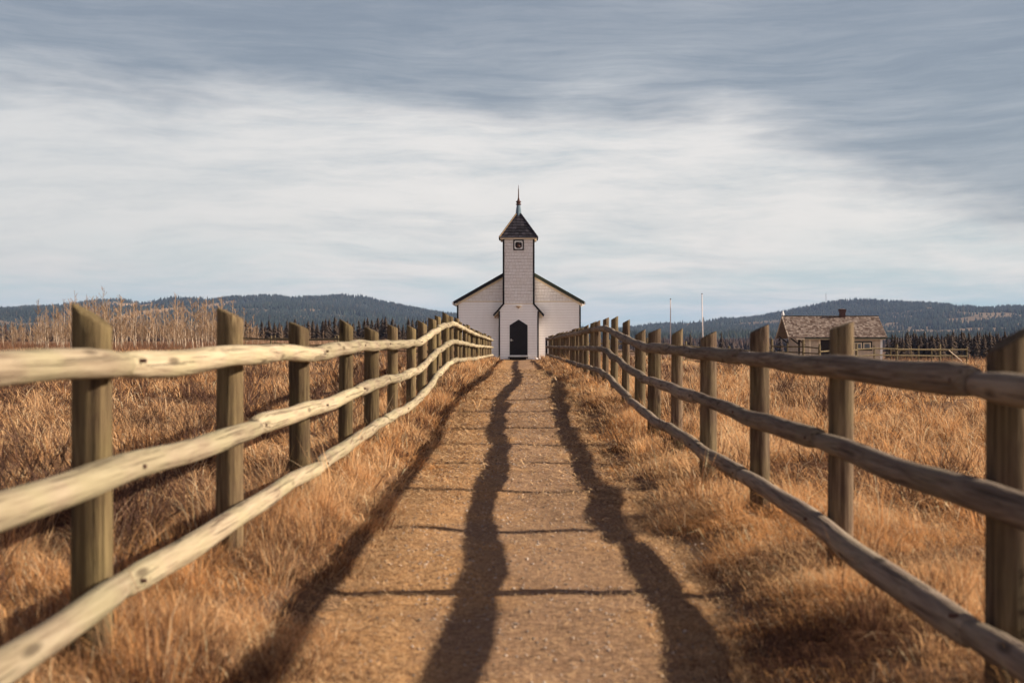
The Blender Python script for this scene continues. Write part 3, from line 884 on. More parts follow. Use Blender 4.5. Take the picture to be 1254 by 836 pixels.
mb = MB(); clap_wall(mb, HY, HY+hd, HB, rz_-.3, lambda u, z, d: (xw0-d-.002, HY+HY+hd-u, z), .16)
o = mb.build('gable_boards', M['beige'], wl, OC)
bm = bmesh.new(); bm.from_mesh(o.data)
for s in (-1, 1):
    no = Vector((0, s*(rz_-.25-we), hd/2)).normalized()
    bmesh.ops.bisect_plane(bm, geom=bm.verts[:]+bm.edges[:]+bm.faces[:], plane_co=(0, yr-HY, rz_-.27-HB), plane_no=no, clear_outer=True)
bm.to_mesh(o.data); bm.free()
mb = MB(); mb.box(porch_x0, porch_x1, HY-.02, HY-.004, HB, HB+1.92); cb(mb, 'doorway_shade', M['painted_shade'])
for x in (porch_x0-.06, porch_x1+.06, porch_x0-.75):
    mb = MB(); mb.box(x-.06, x+.06, HY-.07, HY-.035, HB-.05, we-.02); cb(mb, 'door_post', M['cream'])
mb = MB(); mb.box(xw0-.05, xw0+.07, HY-.075, HY+.02, HB-.05, we); cb(mb, 'corner_post', M['dark_trim'])
mb = MB(); mb.box(hx1-.17, hx1-.02, HY-.075, HY+.03, HB-.05, we); cb(mb, 'corner_post', M['white'])
for (wa, wb, nw) in (((1044-635)/F*HY, (1067-635)/F*HY, 2), ((1020-635)/F*HY, (1038-635)/F*HY, 2)):
    mb = MB(); z0, z1 = HB+1.12, HB+1.78
    mb.box(wa, wb, HY-.085, HY-.035, z0, z0+.09); mb.box(wa, wb, HY-.085, HY-.035, z1-.09, z1)
    for k in range(nw+1):
        xm = wa + (wb-wa-.08)*k/nw; mb.box(xm, xm+.08, HY-.082, HY-.035, z0+.09, z1-.09)
    wn = cb(mb, 'window', M['dark_trim'])
    for k in range(nw):
        x0 = wa + (wb-wa-.08)*k/nw + .08; x1 = wa + (wb-wa-.08)*(k+1)/nw
        mb = MB(); mb.box(x0+.005, x1-.005, HY-.066, HY-.045, z0+.095, z1-.095); mb.build('sash', M['cream'], wn, OC)
        mb = MB(); mb.box(x0+.09, x1-.09, HY-.076, HY-.068, z0+.17, z1-.17); mb.build('pane', M['glass'], wn, OC)
# roof
rx0, rx1 = (957.5-635)/F*HY + .12, (1083-635)/F*HY
ey = HY - .62; by = HY+hd+.55; ezr = HB + 2.08
rid = rz_
mb = MB()
mb.prism_x([(ey, ezr-.07), (yr, rid-.08), (by, ezr-.07), (by, ezr), (yr, rid), (ey, ezr)], rx0+.25, rx1)
rf = cb(mb, 'roof', M['cedar'])
mb = MB(); rr_ = random.Random(2)
sl_len = math.hypot(yr-ey, rid-ezr); dn = Vector((0, ey-yr, ezr-rid)).normalized(); nrm = Vector((0, -(rid-ezr), (yr-ey))).normalized()
if nrm.z < 0: nrm = -nrm
ridge = Vector((0, yr, rid+.01))
k = 0
for k in range(int(sl_len/.17)+1):
    x = rx0 + .25 + (.0 if k % 2 else -.08)
    # gable end of the roof flares outward down the slope
    while x < rx1 - .02:
        ww = rr_.uniform(.10, .22); a = x; b_ = min(x+ww-.012, rx1)
        e = rr_.uniform(-.03, .03)
        A = ridge + dn*(k*.17) ; B = ridge + dn*min(k*.17+.21+e, sl_len+.04)
        up = rr_.uniform(.025, .05)
        P = [Vector((a,0,0))+A+nrm*.006, Vector((b_,0,0))+A+nrm*.006, Vector((b_,0,0))+B+nrm*up, Vector((a,0,0))+B+nrm*up, Vector((a,0,0))+B-nrm*.002, Vector((b_,0,0))+B-nrm*.002]
        mb.add(P, [(0,3,2,1), (3,4,5,2), (0,4,3), (1,2,5)])
        x += ww
mb.build('roof_shingles', M['cedar'], rf, OC)
mb = MB(); mb.box(rx0+.2, rx1+.02, yr-.07, yr+.07, rid+.01, rid+.06); mb.build('ridge_board', M['fieldwood'], rf, OC)
for yy0, yy1, zz0, zz1 in ((ey, yr, ezr, rid), (yr, by, rid, ezr)):
    mb = MB(); mb.obox(((rx0+.22), (yy0+yy1)/2, (zz0+zz1)/2 - .05), (.025,0,0), (0, (yy1-yy0)/2, (zz1-zz0)/2), (0,0,.09)); mb.build('barge_board', M['beige'], rf, OC)
mb = MB(); mb.box((985-635)/F*ey, (1095-635)/F*ey, ey-.10, ey-.01, ezr-.12, ezr-.03); mb.build('eave_beam', M['green_trim'], rf, OC)
mb = MB(); mb.box(rx0+.8, rx1-.1, ey+.02, ey+.06, ezr-.17, ezr-.075); mb.build('fascia_board', M['cream'], rf, OC)
for y_ in (HY+.05, yr, HY+hd-.05):
    mb = MB(); z_ = we-.55 if y_ != yr else we
    mb.tube([(xw0-.03, y_, z_), (rx0+.33, y_, z_+.55 if y_ != yr else rid-.35)], .05, 6); cb(mb, 'roof_bracket', M['dark_trim'])
mb = MB(); mb.tube([(xw0+.45, HY-.04, we-.62), (rx0+.9, ey+.1, ezr-.1)], .04, 6); cb(mb, 'roof_bracket', M['dark_trim'])
# chimney
chx = (1031-635)/F*(yr); mb = MB()
for k in range(8):
    o_ = .012 if k % 2 else 0; ex = .05 if k >= 6 else 0
    mb.box(chx-.18-o_-ex, chx+.18+o_+ex, yr-.18-o_-ex, yr+.18+o_+ex, rid-.3+k*.105, rid-.3+(k+1)*.105-.004)
mb.mi = 0
c_ = mb.build('chimney', M['brick'], rf, OC)
mb = MB(); mb.box(chx-.16, chx+.16, yr-.16, yr+.16, rid+.542, rid+.58); mb.build('chimney_cap', M['concrete'], c_, OC)
mb = MB(); mb.lathe([(.05, rid+.05), (.10, rid+.10), (.11, rid+.2), (.07, rid+.3), (.05, rid+.33), (.07, rid+.36), (.03, rid+.42)], rx0+.28, yr, 12); mb.build('roof_finial', M['stone'], rf, OC)

# ------------------------------------------------------------------ flagpoles
for (px, top, lean, lab) in ((821, 367, 0.0, 'shorter white flagpole standing behind the right fence'), (861, 360.5, -.10, 'taller slightly tilted white flagpole nearer to the cabin')):
    y = 100.; x = (px-635)/F*y; z = Hs(x, y); zt = CZ + (418-top)/F*y
    root = empty('flagpole', (x, y, z), lab, 'flagpole')
    mb = MB(); mb.tube([(x, y, z-.2), (x+lean*.5, y, (z+zt)/2), (x+lean, y, zt)], [.05, .042, .033], 10); mb.build('pole', M['pole'], root, (x, y, z), smooth=True)
    mb = MB(); mb.lathe([(.02, zt), (.045, zt+.03), (.05, zt+.06), (.03, zt+.09), (.01, zt+.10)], x+lean, y, 10); mb.build('finial_ball', M['rust'], root, (x, y, z))
    mb = MB(); mb.box(x-.14, x+.14, y-.14, y+.14, z-.2, z+.08); mb.build('footing', M['concrete'], root, (x, y, z))

# ------------------------------------------------------------------ field fences
def field_fence(name, lab, pts, post_h=1.3, rails=(1.12, .66, .25), step=2.4, thick=.06, tallevery=0):
    x0, y0 = pts[0]; root = empty(name, (x0, y0, Hs(x0, y0)), lab, 'fence', 'pole fences of the far fields')
    o0 = tuple(root.location); r_ = random.Random(len(lab))
    line = []
    for (a, b) in zip(pts[:-1], pts[1:]):
        d = math.dist(a, b); n_ = max(1, round(d/step))
        for k in range(n_): line.append((a[0]+(b[0]-a[0])*k/n_, a[1]+(b[1]-a[1])*k/n_))
    line.append(pts[-1])
    for i, (x, y) in enumerate(line):
        z = Hs(x, y); mb = MB(); h = post_h + r_.uniform(-.06, .08) + (.14 if tallevery and i % tallevery == 0 else 0)
        tk = thick*(1.5 if tallevery and i % tallevery == 0 else 1)
        mb.tube([(x, y, z-.3), (x, y, z+h)], [tk*1.05, tk*.95], 8); mb.build('post', M['fieldwood'], root, o0)
    for h in rails:
        k = 0
        while k < len(line)-1:
            k2 = min(k+2, len(line)-1); a, b = line[k], line[k2]
            mb = MB(); P = []
            for j in range(k, k2+1):
                x, y = line[j]; P.append((x, y-.09, Hs(x, y)+h+r_.uniform(-.03, .03)))
            mb.tube(P, [thick*.85]*len(P), 6); mb.build('rail', M['fieldwood'], root, o0); k = k2
    return root
def gp(px, y): return ((px-635)/F*y, y)
field_fence('pole_fence', 'far grey pole fence in front of the bare trees and spruces on the left', [gp(292, 88), gp(372, 86), gp(590, 82)], 1.28, (1.02, .56, .2), 2.5, .07, 2)
field_fence('pole_fence', 'back line of the far left corral with thin posts before the spruces', [gp(300, 101), gp(560, 99)], 1.1, (.95, .5), 2.6, .05)
field_fence('pole_fence', 'front paddock fence crossing the right field below the flagpoles', [gp(700, 84), gp(840, 82), gp(945, 82)], 1.35, (1.12, .62, .2), 2.5, .06, 2)
field_fence('pole_fence', 'near corner of the paddock fence in front of the cabin', [gp(945, 82), gp(1003, 80)], 1.62, (1.35, .98), 1.25, .055, 2)
field_fence('pole_fence', 'paddock fence running from the cabin corner to the open field', [gp(1003, 80), gp(1070, 84), gp(1150, 87), gp(1183, 88)], 1.35, (1.15, .72, .22), 2.0, .06, 2)
field_fence('pole_fence', 'yellowish back fence of the corral beside the cabin', [gp(1090, 104), gp(1165, 104)], 1.35, (1.1, .7), 1.6, .05)
field_fence('pole_fence', 'low back fence with short yellow posts between the flagpoles', [gp(700, 106), gp(940, 104)], 1.0, (.8,), .9, .035)
# gate brace
x, y = gp(1160, 87.3); z = Hs(x, y); mb = MB(); x2, y2 = gp(1176, 87.7)
mb.tube([(x, y-.14, z+1.05), (x2, y2-.14, z+.3)], .035, 6); o = mb.build('gate_brace', M['beige'], None, (x, y, z)); tag(o, 'pale diagonal brace leaning on the end bay of the paddock fence', 'brace')
# grey box and white boards by the paddock
x, y = gp(789, 80.5); z = Hs(x, y); root = empty('meter_box', (x, y, z), 'pale grey meter box on a short post by the paddock fence', 'box')
mb = MB(); mb.box(x-.10, x+.10, y-.07, y+.07, z+.55, z+.92); mb.build('box', M['greybox'], root, (x, y, z), bevel=.01)
mb = MB(); mb.box(x-.03, x+.03, y-.03, y+.03, z-.2, z+.549); mb.build('post', M['fieldwood'], root, (x, y, z))
for dx, lab in ((908, 'white board leaning on the back paddock rail, the one nearer the church'), (914.5, 'white board leaning on the back paddock rail, the one nearer the cabin')):
    x, y = gp(dx, 98); z = Hs(x, y); mb = MB()
    mb.obox((x, y, z+.55), Vector((.34, .10, .53)), Vector((0, .02, 0)), Vector((-.055, 0, .035)))
    o = mb.build('leaning_board', M['white'], None, (x, y, z)); tag(o, lab, 'board')

# ------------------------------------------------------------------ trees
def spruce_proto(seed, h):
    r_ = random.Random(seed)
    root = empty('spruce_tree', (0,0,0), 'narrow dark spruce', 'tree')
    mb = MB(); mb.tube([(0,0,-.6), (0,0,h*.5), (0,0,h*.97)], [h*.018, h*.012, h*.003], 6); mb.build('trunk', M['twig_dark'], root)
    V = []; T = []; C = []
    lay = 17; off = 0
    for l in range(lay):
        t = l/lay; z = h*(.06 + .90*t); rr = h*(.24*(1-t)**.7 + .012)
        nb = 10 if t < .6 else 7
        for b in range(nb):
            a = r_.random()*6.28; L_ = rr*r_.uniform(.65, 1.2); zt = z - L_*r_.uniform(.1, .4) ; w_ = L_*r_.uniform(.22, .36)
            d = (math.cos(a), math.sin(a)); pr = (-d[1], d[0])
            top = z + h*.045
            P = [(0,0,top), (d[0]*L_*.6+pr[0]*w_, d[1]*L_*.6+pr[1]*w_, (z+zt)/2 - h*.015), (d[0]*L_, d[1]*L_, zt), (d[0]*L_*.6-pr[0]*w_, d[1]*L_*.6-pr[1]*w_, (z+zt)/2 - h*.015), (d[0]*L_*.45, d[1]*L_*.45, z-h*.03)]
            V += P; i = off; T += [(i, i+1, i+2), (i, i+2, i+3), (i, i+1, i+4), (i, i+4, i+3)]
            k = r_.uniform(.5, 1.5); c = (.056*k, .041*k, .032*k) ; C += [c]*5; off += 5
    V += [(0,0,h*1.02), (.03*h,0,h*.86), (-.02*h,.025*h,h*.86), (-.02*h,-.025*h,h*.86)]; T += [(off, off+1, off+2), (off, off+2, off+3), (off, off+3, off+1)]; C += [(.04,.035,.028)]*4
    o = tri_mesh('crown', np.array(V), np.array(T), M['needles'], np.array(C)); o.parent = root
    return root
protos = [spruce_proto(s, 6.0) for s in range(6)]
used = [False]*6
tr_ = random.Random(21)
def put(protos, used, i, x, y, s, label, group, rz=None, sz=None):
    if not used[i]: o = protos[i]; used[i] = True
    else: o = copy_tree(protos[i])
    o.location = (x, y, Hs(x, y) - .05); o.scale = (s, s, sz or s); o.rotation_euler = (0, 0, tr_.random()*6.28)
    tag(o, label, None, group); return o
px = 296; k = 0
while px < 562:
    y = tr_.uniform(240, 330); s = (25 + tr_.uniform(-6, 4) + (2 if px > 370 else 0))/F*y/6.0 * .95
    x, y = gp(px, y); put(protos, used, k % 6, x, y, s*1.25, 'dark brown-green spruce in the row behind the far fence left of the church', 'spruces left of the church', sz=s*1.12)
    px += tr_.uniform(3.0, 7.0); k += 1
px = 1092
while px < 1262:
    y = tr_.uniform(235, 300); zg = Hs(*gp(px, y)); top = CZ + (418-tr_.uniform(403, 412.5))/F*y; s = (top-zg)/6.0
    x, y = gp(px, y); put(protos, used, k % 6, x, y, s*.95, 'dark spruce in the dense row behind the paddock right of the cabin', 'spruces right of the cabin', sz=s)
    px += tr_.uniform(1.6, 3.6); k += 1
for px in list(np.arange(1265, 1500, 7)):
    y = tr_.uniform(240, 300); zg = Hs(*gp(px, y)); s = (CZ + 9/F*y - zg)/6.0; x, y = gp(px, y)
    if px < 1330: put(protos, used, k % 6, x, y, s*.95, 'dark spruce in the dense row behind the paddock right of the cabin', 'spruces right of the cabin', sz=s); k += 1
for px in (700, 716, 727, 753, 768, 786, 797, 845, 870, 883, 930, 955, 1086):
    y = tr_.uniform(300, 380); zg = Hs(*gp(px, y)); s = (CZ + (418-tr_.uniform(404, 415))/F*y - zg)/6.0; x, y = gp(px, y)
    put(protos, used, k % 6, x, y, s*.7, 'lone dark spruce in the field between the church and the cabin', 'scattered spruces behind the right fence', sz=s); k += 1

def sapling_proto(seed, h):
    r_ = random.Random(seed)
    root = empty('bare_aspen', (0,0,0), 'bare aspen', 'tree')
    mb = MB(); P = []; x = y = 0; n_ = 9; rad = []
    for i in range(n_+1):
        t = i/n_; P.append((x, y, h*t - .2*(i == 0))); rad.append(.040*(1-t)+.007); x += r_.uniform(-.07, .07); y += r_.uniform(-.07, .07)
    mb.tube(P, rad, 5, False); mb.build('trunk', M['bark_pale'], root)
    mb = MB()
    for b in range(24):
        t = r_.uniform(.2, .97); i = int(t*n_); f = t*n_-i; p = Vector(P[i]).lerp(Vector(P[min(i+1, n_)]), f)
        a = r_.random()*6.28; L_ = (1-t)*h*r_.uniform(.16, .38) + .22
        d = Vector((math.cos(a)*.8, math.sin(a)*.8, 1)).normalized(); q1 = p + d*L_*.5 + Vector((r_.uniform(-.05,.05), r_.uniform(-.05,.05), 0)); q2 = p + d*L_ + Vector((r_.uniform(-.1,.1), r_.uniform(-.1,.1), .08))
        mb.tube([p, q1, q2], [.016, .011, .006], 3, False)
        for s_ in range(4):
            u = r_.uniform(.2, .95); pp = p.lerp(q2, u); a2 = r_.random()*6.28
            e = pp + Vector((math.cos(a2)*.5, math.sin(a2)*.5, .9))*L_*r_.uniform(.2, .42)
            mb.tube([pp, e], [.010, .004], 3, False)
    mb.build('branches', M['twig'], root)
    return root
sp = [sapling_proto(40+s, 4.6) for s in range(9)]; su = [False]*9
clump = [(15,.55,20),(60,.75,26),(95,1.0,24),(130,1.0,30),(175,.85,24),(215,.9,30),(245,.95,22),(262,1.05,10),(285,.75,16),(305,.6,8)]
cnt = 0
for (cx_, sc, num) in clump:
    for q_ in range(num):
        px = cx_ + tr_.gauss(0, 15); y = tr_.uniform(92, 135)
        if px > 318: continue
        x, y = gp(px, y)
        top = 418 - sc*tr_.uniform(22, 58); s = (CZ + (418-top)/F*y - Hs(x, y))/4.6
        put(sp, su, cnt % 9, x, y, s*tr_.uniform(1.0, 1.5), 'bare brown aspen sapling in the thicket beyond the left field', 'bare aspens beyond the left field', sz=s); cnt += 1
for px, tp, y in ((128, 352, 100), (93, 357, 98), (45, 366, 103), (262, 363, 99), (270, 362, 102), (165, 368, 96), (78, 366, 100), (212, 372, 99), (105, 361, 97)):
    x, y = gp(px, y); s = (CZ + (418-tp)/F*y - Hs(x, y))/4.6
    put(sp, su, cnt % 9, x, y, s, 'tall thin aspen sapling rising above the rest of the left thicket', 'tallest aspens of the left thicket', sz=s); cnt += 1
for px in (20, 40, -20, -60, -100, -40, 305, 322, 345, 362, 380, 396):
    far = px > 300; y = tr_.uniform(150, 190) if far else tr_.uniform(95, 120); x, y = gp(px, y); tp = 418 - (tr_.uniform(8, 20) if far else tr_.uniform(20, 34))
    s = (CZ + (418-tp)/F*y - Hs(x, y))/4.6
    put(sp, su, cnt % 9, x, y, s*1.2, 'pale leafless bush standing in front of the dark spruces' if far else 'bare aspen at the outer end of the left thicket', 'leafless bushes before the spruces' if far else 'outer aspens', sz=s); cnt += 1

# ------------------------------------------------------------------ grass
def blades(n, x, y, h, w, lean, ldir, cbase, ctip, z=None, curl=.55):
    """n tapering blades -> verts, tris, colours"""
    if z is None: z = H(x, y)
    fa = rng.random(n)*np.pi*2; fx, fy = np.cos(fa)*w/2, np.sin(fa)*w/2
    dx, dy = np.cos(ldir)*lean*h, np.sin(ldir)*lean*h
    V = np.zeros((n, 5, 3)); t1 = .5
    V[:,0] = np.stack([x-fx, y-fy, z-.01], -1); V[:,1] = np.stack([x+fx, y+fy, z-.01], -1)
    mx_, my_ = x+dx*(t1*curl), y+dy*(t1*curl); mz = z + h*t1*1.02
    V[:,2] = np.stack([mx_-fx*.75, my_-fy*.75, mz], -1); V[:,3] = np.stack([mx_+fx*.75, my_+fy*.75, mz], -1)
    tz = z + h*np.sqrt(np.clip(1-(lean*.8)**2*.6, .1, 1))
    V[:,4] = np.stack([x+dx, y+dy, tz], -1)
    b = np.arange(n)*5
    T = np.concatenate([np.stack([b, b+1, b+3], -1), np.stack([b, b+3, b+2], -1), np.stack([b+2, b+3, b+4], -1)])
    C = np.zeros((n, 5, 3)); C[:,0] = C[:,1] = cbase; C[:,2] = C[:,3] = (cbase+ctip)/2; C[:,4] = ctip
    return V.reshape(-1, 3), T, C.reshape(-1, 3)
def join(parts):
    V=[];T=[];C=[];o=0
    for v_, t_, c_ in parts:
        V.append(v_); T.append(t_+o); C.append(c_); o += len(v_)
    return np.concatenate(V), np.concatenate(T), np.concatenate(C)
def frus(n, y0, y1, pw=1.0, half=.455, pad=1.5):
    """points spread over the wedge the place is seen in, widened by pad"""
    y = y0 + (y1-y0)*rng.random(n)**pw; x = (rng.random(n)*2-1)*(half*y+pad)
    return x, y
def grass_col(x, y, n, red=0.0):
    big = fbm(x*.33+11, y*.33, 3); mid = fbm(x*1.1+3, y*1.1+7, 3)
    r_ = rng.random((n,1))
    straw = np.array([[.74,.455,.24]]); gold = np.array([[.69,.37,.16]]); pale = np.array([[.83,.62,.41]]); brown = np.array([[.20,.105,.062]]); dk = np.array([[.075,.038,.032]])
    m = sstep(.36, .60, mid)[:,None]; rt = sstep(1, 8, x)[:,None]; straw = straw*(1-.4*rt) + np.array([[.76,.50,.29]])*.4*rt; c = gold*(1-m) + straw*m
    c = np.where(r_ > .85, pale, c); c = np.where(r_ < .10, brown, c)
    bm_ = (sstep(.54, .66, big)*.55 + sstep(.60, .70, fbm(x*1.6+80, y*1.6, 2))*.5 + .26*sstep(-2.2, -4.5, x) + .10*sstep(2.2, 4, x) + red)[:,None]
    c = np.where((rng.random((n,1)) < bm_), np.where(rng.random((n,1)) < .45, dk, brown), c)
    return np.clip(c*(.74+.52*rng.random((n,1))), 0, .85)
def patches(ncl, per, xr, yr_, spread, hmean, wmean, pw=1.0, half=.455, pad=1.5, red=0, filt=None, leanr=(.15,.75), hill=0):
    if xr is None: cx, cy = frus(ncl, yr_[0], yr_[1], pw, half, pad)
    else: cx = rng.uniform(xr[0], xr[1], ncl); cy = yr_[0] + (yr_[1]-yr_[0])*rng.random(ncl)**pw
    ch_ = hmean*(.55+.9*rng.random(ncl))*(.55 + .9*fbm(cx*.45+20, cy*.45+31, 3)); cl = rng.random(ncl)*6.28
    keep_ = np.abs(cx) > 1.35
    if filt is not None: keep_ = filt(cx, cy)
    keep_ = keep_ & (rng.random(ncl) < .30 + 1.5*np.clip(vnoise(cx*1.9+13, cy*1.9+29)-.25, 0, 1))
    cx, cy, ch_, cl = cx[keep_], cy[keep_], ch_[keep_], cl[keep_]
    ncl = len(cx); n_ = ncl*per
    a = rng.random(n_)*6.28; rr = np.abs(rng.normal(0, spread, n_))
    x = np.repeat(cx, per) + np.cos(a)*rr; y = np.repeat(cy, per) + np.sin(a)*rr
    h = np.repeat(ch_, per)*(.45+.75*rng.random(n_))
    wind = 2.6
    ld = np.where(rng.random(n_) < .55, a, np.where(rng.random(n_) < .5, wind+rng.normal(0,.5,n_), np.repeat(cl, per)+rng.normal(0,.4,n_)))
    lean = rng.uniform(leanr[0], leanr[1], n_)
    c = grass_col(x, y, n_, red)
    w_ = wmean*(.6+.8*rng.random(n_))
    return blades(n_, x, y, h, w_, lean, ld, c*.8, c*1.08)
off_path = lambda x, y: np.abs(x-.05) > 1.22 + .18*(vnoise(y*1.7, x*0)-.5)*2
Rr = 1.0
mat_ = lambda x, y: off_path(x, y)
tuft = lambda x, y: (np.abs(x-.05) > 1.35) & (vnoise(x*.8+50, y*.8) > .42)
parts = [
    # matted, tangled under-grass
    patches(7000, 24, None, (1.6, 10), .12, .14, .0036, .75, filt=mat_, leanr=(.7, 2.2)),
    patches(11000, 16, None, (9, 24), .16, .19, .008, .8, filt=mat_, leanr=(.7, 2.2)),
    patches(12000, 12, None, (22, 50), .22, .22, .015, .8, filt=mat_, leanr=(.6, 1.9)),
    patches(13000, 9, None, (48, 125), .3, .30, .03, .8, filt=mat_, pad=3, leanr=(.4, 1.5)),
    # tussocks standing out of it
    patches(560, 80, None, (1.6, 10), .06, .34, .0032, .75, filt=tuft, leanr=(.1, 1.1)),
    patches(1500, 46, None, (9, 24), .07, .36, .0075, .8, filt=tuft, leanr=(.1, 1.1)),
    patches(2600, 30, None, (22, 50), .11, .36, .014, .8, filt=tuft, leanr=(.1, 1.1)),
    patches(3800, 20, None, (48, 125), .18, .36, .028, .8, filt=tuft, pad=3, leanr=(.1, .9)),
]
v_, t_, c_ = join(parts)
o = tri_mesh('dry_grass', v_, t_, M['grass'], c_); tag(o, 'dry golden tussock grass covering both fields', 'grass', kind='stuff')
# verges between path and fences
parts = []
for s in (-1, 1):
    a, b_ = (1.22, 2.2) if s < 0 else (1.25, 2.5)
    xr = (-b_, -.85) if s < 0 else (.95, b_)
    mat2 = (lambda x, y: (np.abs(x-.05) > .88 + .5*vnoise(y*1.3+9, x*0)))
    tf = (lambda x, y: (np.abs(x-.05) > 1.32) & (vnoise(x*1.3+70, y*.9) > (.38 if s < 0 else .52)))
    parts += [patches(3400, 24, xr, (1.5, 12), .09, .10, .0032, 1.0, filt=mat2, leanr=(.7, 2.4)),
              patches(3600, 16, xr, (12, 34), .09, .10, .007, 1.0, filt=mat2, leanr=(.7, 2.2)),
              patches(3600, 12, xr, (34, 78), .10, .10, .012, 1.0, filt=mat2, leanr=(.6, 1.8)),
              patches(420 if s < 0 else 230, 85, xr, (1.5, 12), .075, .25, .0030, 1.0, filt=tf, leanr=(.1, 1.1)),
              patches(800 if s < 0 else 560, 42, xr, (12, 34), .08, .25, .0065, 1.0, filt=tf, leanr=(.1, 1.0)),
              patches(1100, 24, xr, (34, 78), .07, .24, .011, 1.0, filt=tf, leanr=(.1, .9))]
v_, t_, c_ = join(parts)
o = tri_mesh('verge_grass', v_, t_, M['grass'], c_); tag(o, 'long dry grass growing under the path fences', 'grass', kind='stuff')
# short stubble and strewn straw on the path
def litter(n, xr, yr_, L0, w0, pw=1.0):
    y = yr_[0] + (yr_[1]-yr_[0])*rng.random(n)**pw; x = rng.normal(0, 1, n)*.75
    x = np.where(rng.random(n) < .7, np.sign(x)*(1.15 - np.abs(x)*.45), x); x = np.clip(x, xr[0], xr[1])
    z = pathz(x, y) + .004 + .01*rng.random(n)
    a = rng.random(n)*6.28; L_ = L0*(.3+1.2*rng.random(n)); w_ = w0*(.6+.8*rng.random(n)); tl = rng.normal(0, .18, n)
    dx, dy = np.cos(a)*L_/2, np.sin(a)*L_/2; nx, ny = -np.sin(a)*w_/2, np.cos(a)*w_/2
    V = np.stack([np.stack([x-dx-nx, y-dy-ny, z], -1), np.stack([x-dx+nx, y-dy+ny, z], -1), np.stack([x+dx+nx, y+dy+ny, z+np.abs(tl)*L_], -1), np.stack([x+dx-nx, y+dy-ny, z+np.abs(tl)*L_], -1)], 1)
    b = np.arange(n)*4; T = np.concatenate([np.stack([b, b+1, b+2], -1), np.stack([b, b+2, b+3], -1)])
    c = np.array([[.64,.42,.23]])*(.4+.85*rng.random((n,1))); c = np.where(rng.random((n,1)) < .25, np.array([[.16,.09,.06]]), c)
    return V.reshape(-1, 3), T, np.repeat(c, 4, 0)
v_, t_, c_ = join([litter(90000, (-1.35, 1.45), (1.5, 12), .038, .0024), litter(80000, (-1.35, 1.45), (11, 45), .08, .007, .8)])
o = tri_mesh('straw_litter', v_, t_, M['litter'], c_); tag(o, 'short bits of straw strewn over the path', 'straw', kind='stuff')
stub = lambda x, y: (np.abs(x-.05) > .55) & (vnoise(x*2.2, y*1.3) > .42 - .35*np.clip(np.abs(x)-.7, 0, 1))
parts = [patches(1800, 12, (-1.3, 1.4), (1.5, 14), .05, .055, .0035, 1.0, filt=stub, leanr=(.5, 1.5)),
         patches(2400, 10, (-1.3, 1.4), (14, 60), .06, .06, .008, 1.0, filt=stub, leanr=(.5, 1.5))]
v_, t_, c_ = join(parts)
o = tri_mesh('path_stubble', v_, t_, M['grass'], c_); tag(o, 'short flattened grass stubble along the path edges', 'grass', kind='stuff')
# pebbles
n = 9000
x = rng.uniform(-1.1, 1.3, n); y = 1.5 + 40*rng.random(n)**1.5; z = pathz(x, y); s = rng.uniform(.003, .010, n)*(1+y*.02)
O = np.array([(1,0,0),(-1,0,0),(0,1,0),(0,-1,0),(0,0,.7),(0,0,-.7)], float); FT = np.array([(0,2,4),(2,1,4),(1,3,4),(3,0,4),(2,0,5),(1,2,5),(3,1,5),(0,3,5)])
V = np.stack([x,y,z+s*.3], -1)[:,None,:] + O[None]*s[:,None,None]*(.7+.6*rng.random((n,6,1)))
T = (np.arange(n)*6)[:,None,None] + FT[None]
c = np.array([[.40,.33,.28]])*(.4+1.0*rng.random((n,1)))
o = tri_mesh('pebbles', V.reshape(-1,3), T.reshape(-1,3), M['litter'], np.repeat(c, 6, 0)); tag(o, 'small grey pebbles scattered on the path', 'pebbles', kind='stuff')
# low brown brush at the foot of the thicket and before the spruces
n = 42000
px = rng.uniform(-160, 320, n); y = rng.uniform(88, 140, n); x = (px-635)/F*y
h = rng.uniform(.25, .9, n)*(.2+1.1*vnoise(x*.35, y*.35)); c = np.array([[.27,.145,.09]])*(.45+1.0*rng.random((n,1)))
p1 = blades(n, x, y, h, .022*np.ones(n), rng.uniform(0,.4,n), rng.random(n)*6.28, c*.8, c)
n = 16000
px = rng.uniform(285, 600, n); y = rng.uniform(104, 240, n); x = (px-635)/F*y
h = rng.uniform(.2, .8, n)*(.4+vnoise(x*.2, y*.2)); c = np.array([[.36,.23,.15]])*(.45+1.0*rng.random((n,1)))
p2 = blades(n, x, y, h, .05*np.ones(n), rng.uniform(0,.4,n), rng.random(n)*6.28, c*.8, c)
n = 9000
px = rng.uniform(700, 1300, n); y = rng.uniform(108, 150, n); x = (px-635)/F*y
h = rng.uniform(.3, .9, n); c = np.array([[.30,.17,.10]])*(.45+1.0*rng.random((n,1)))
p3 = blades(n, x, y, h, .04*np.ones(n), rng.uniform(0,.4,n), rng.random(n)*6.28, c*.8, c)
v_, t_, c_ = join([p1, p2, p3])
o = tri_mesh('low_brush', v_, t_, M['grass'], c_); tag(o, 'reddish brown brush growing low at the far edge of the fields', 'brush', kind='stuff')

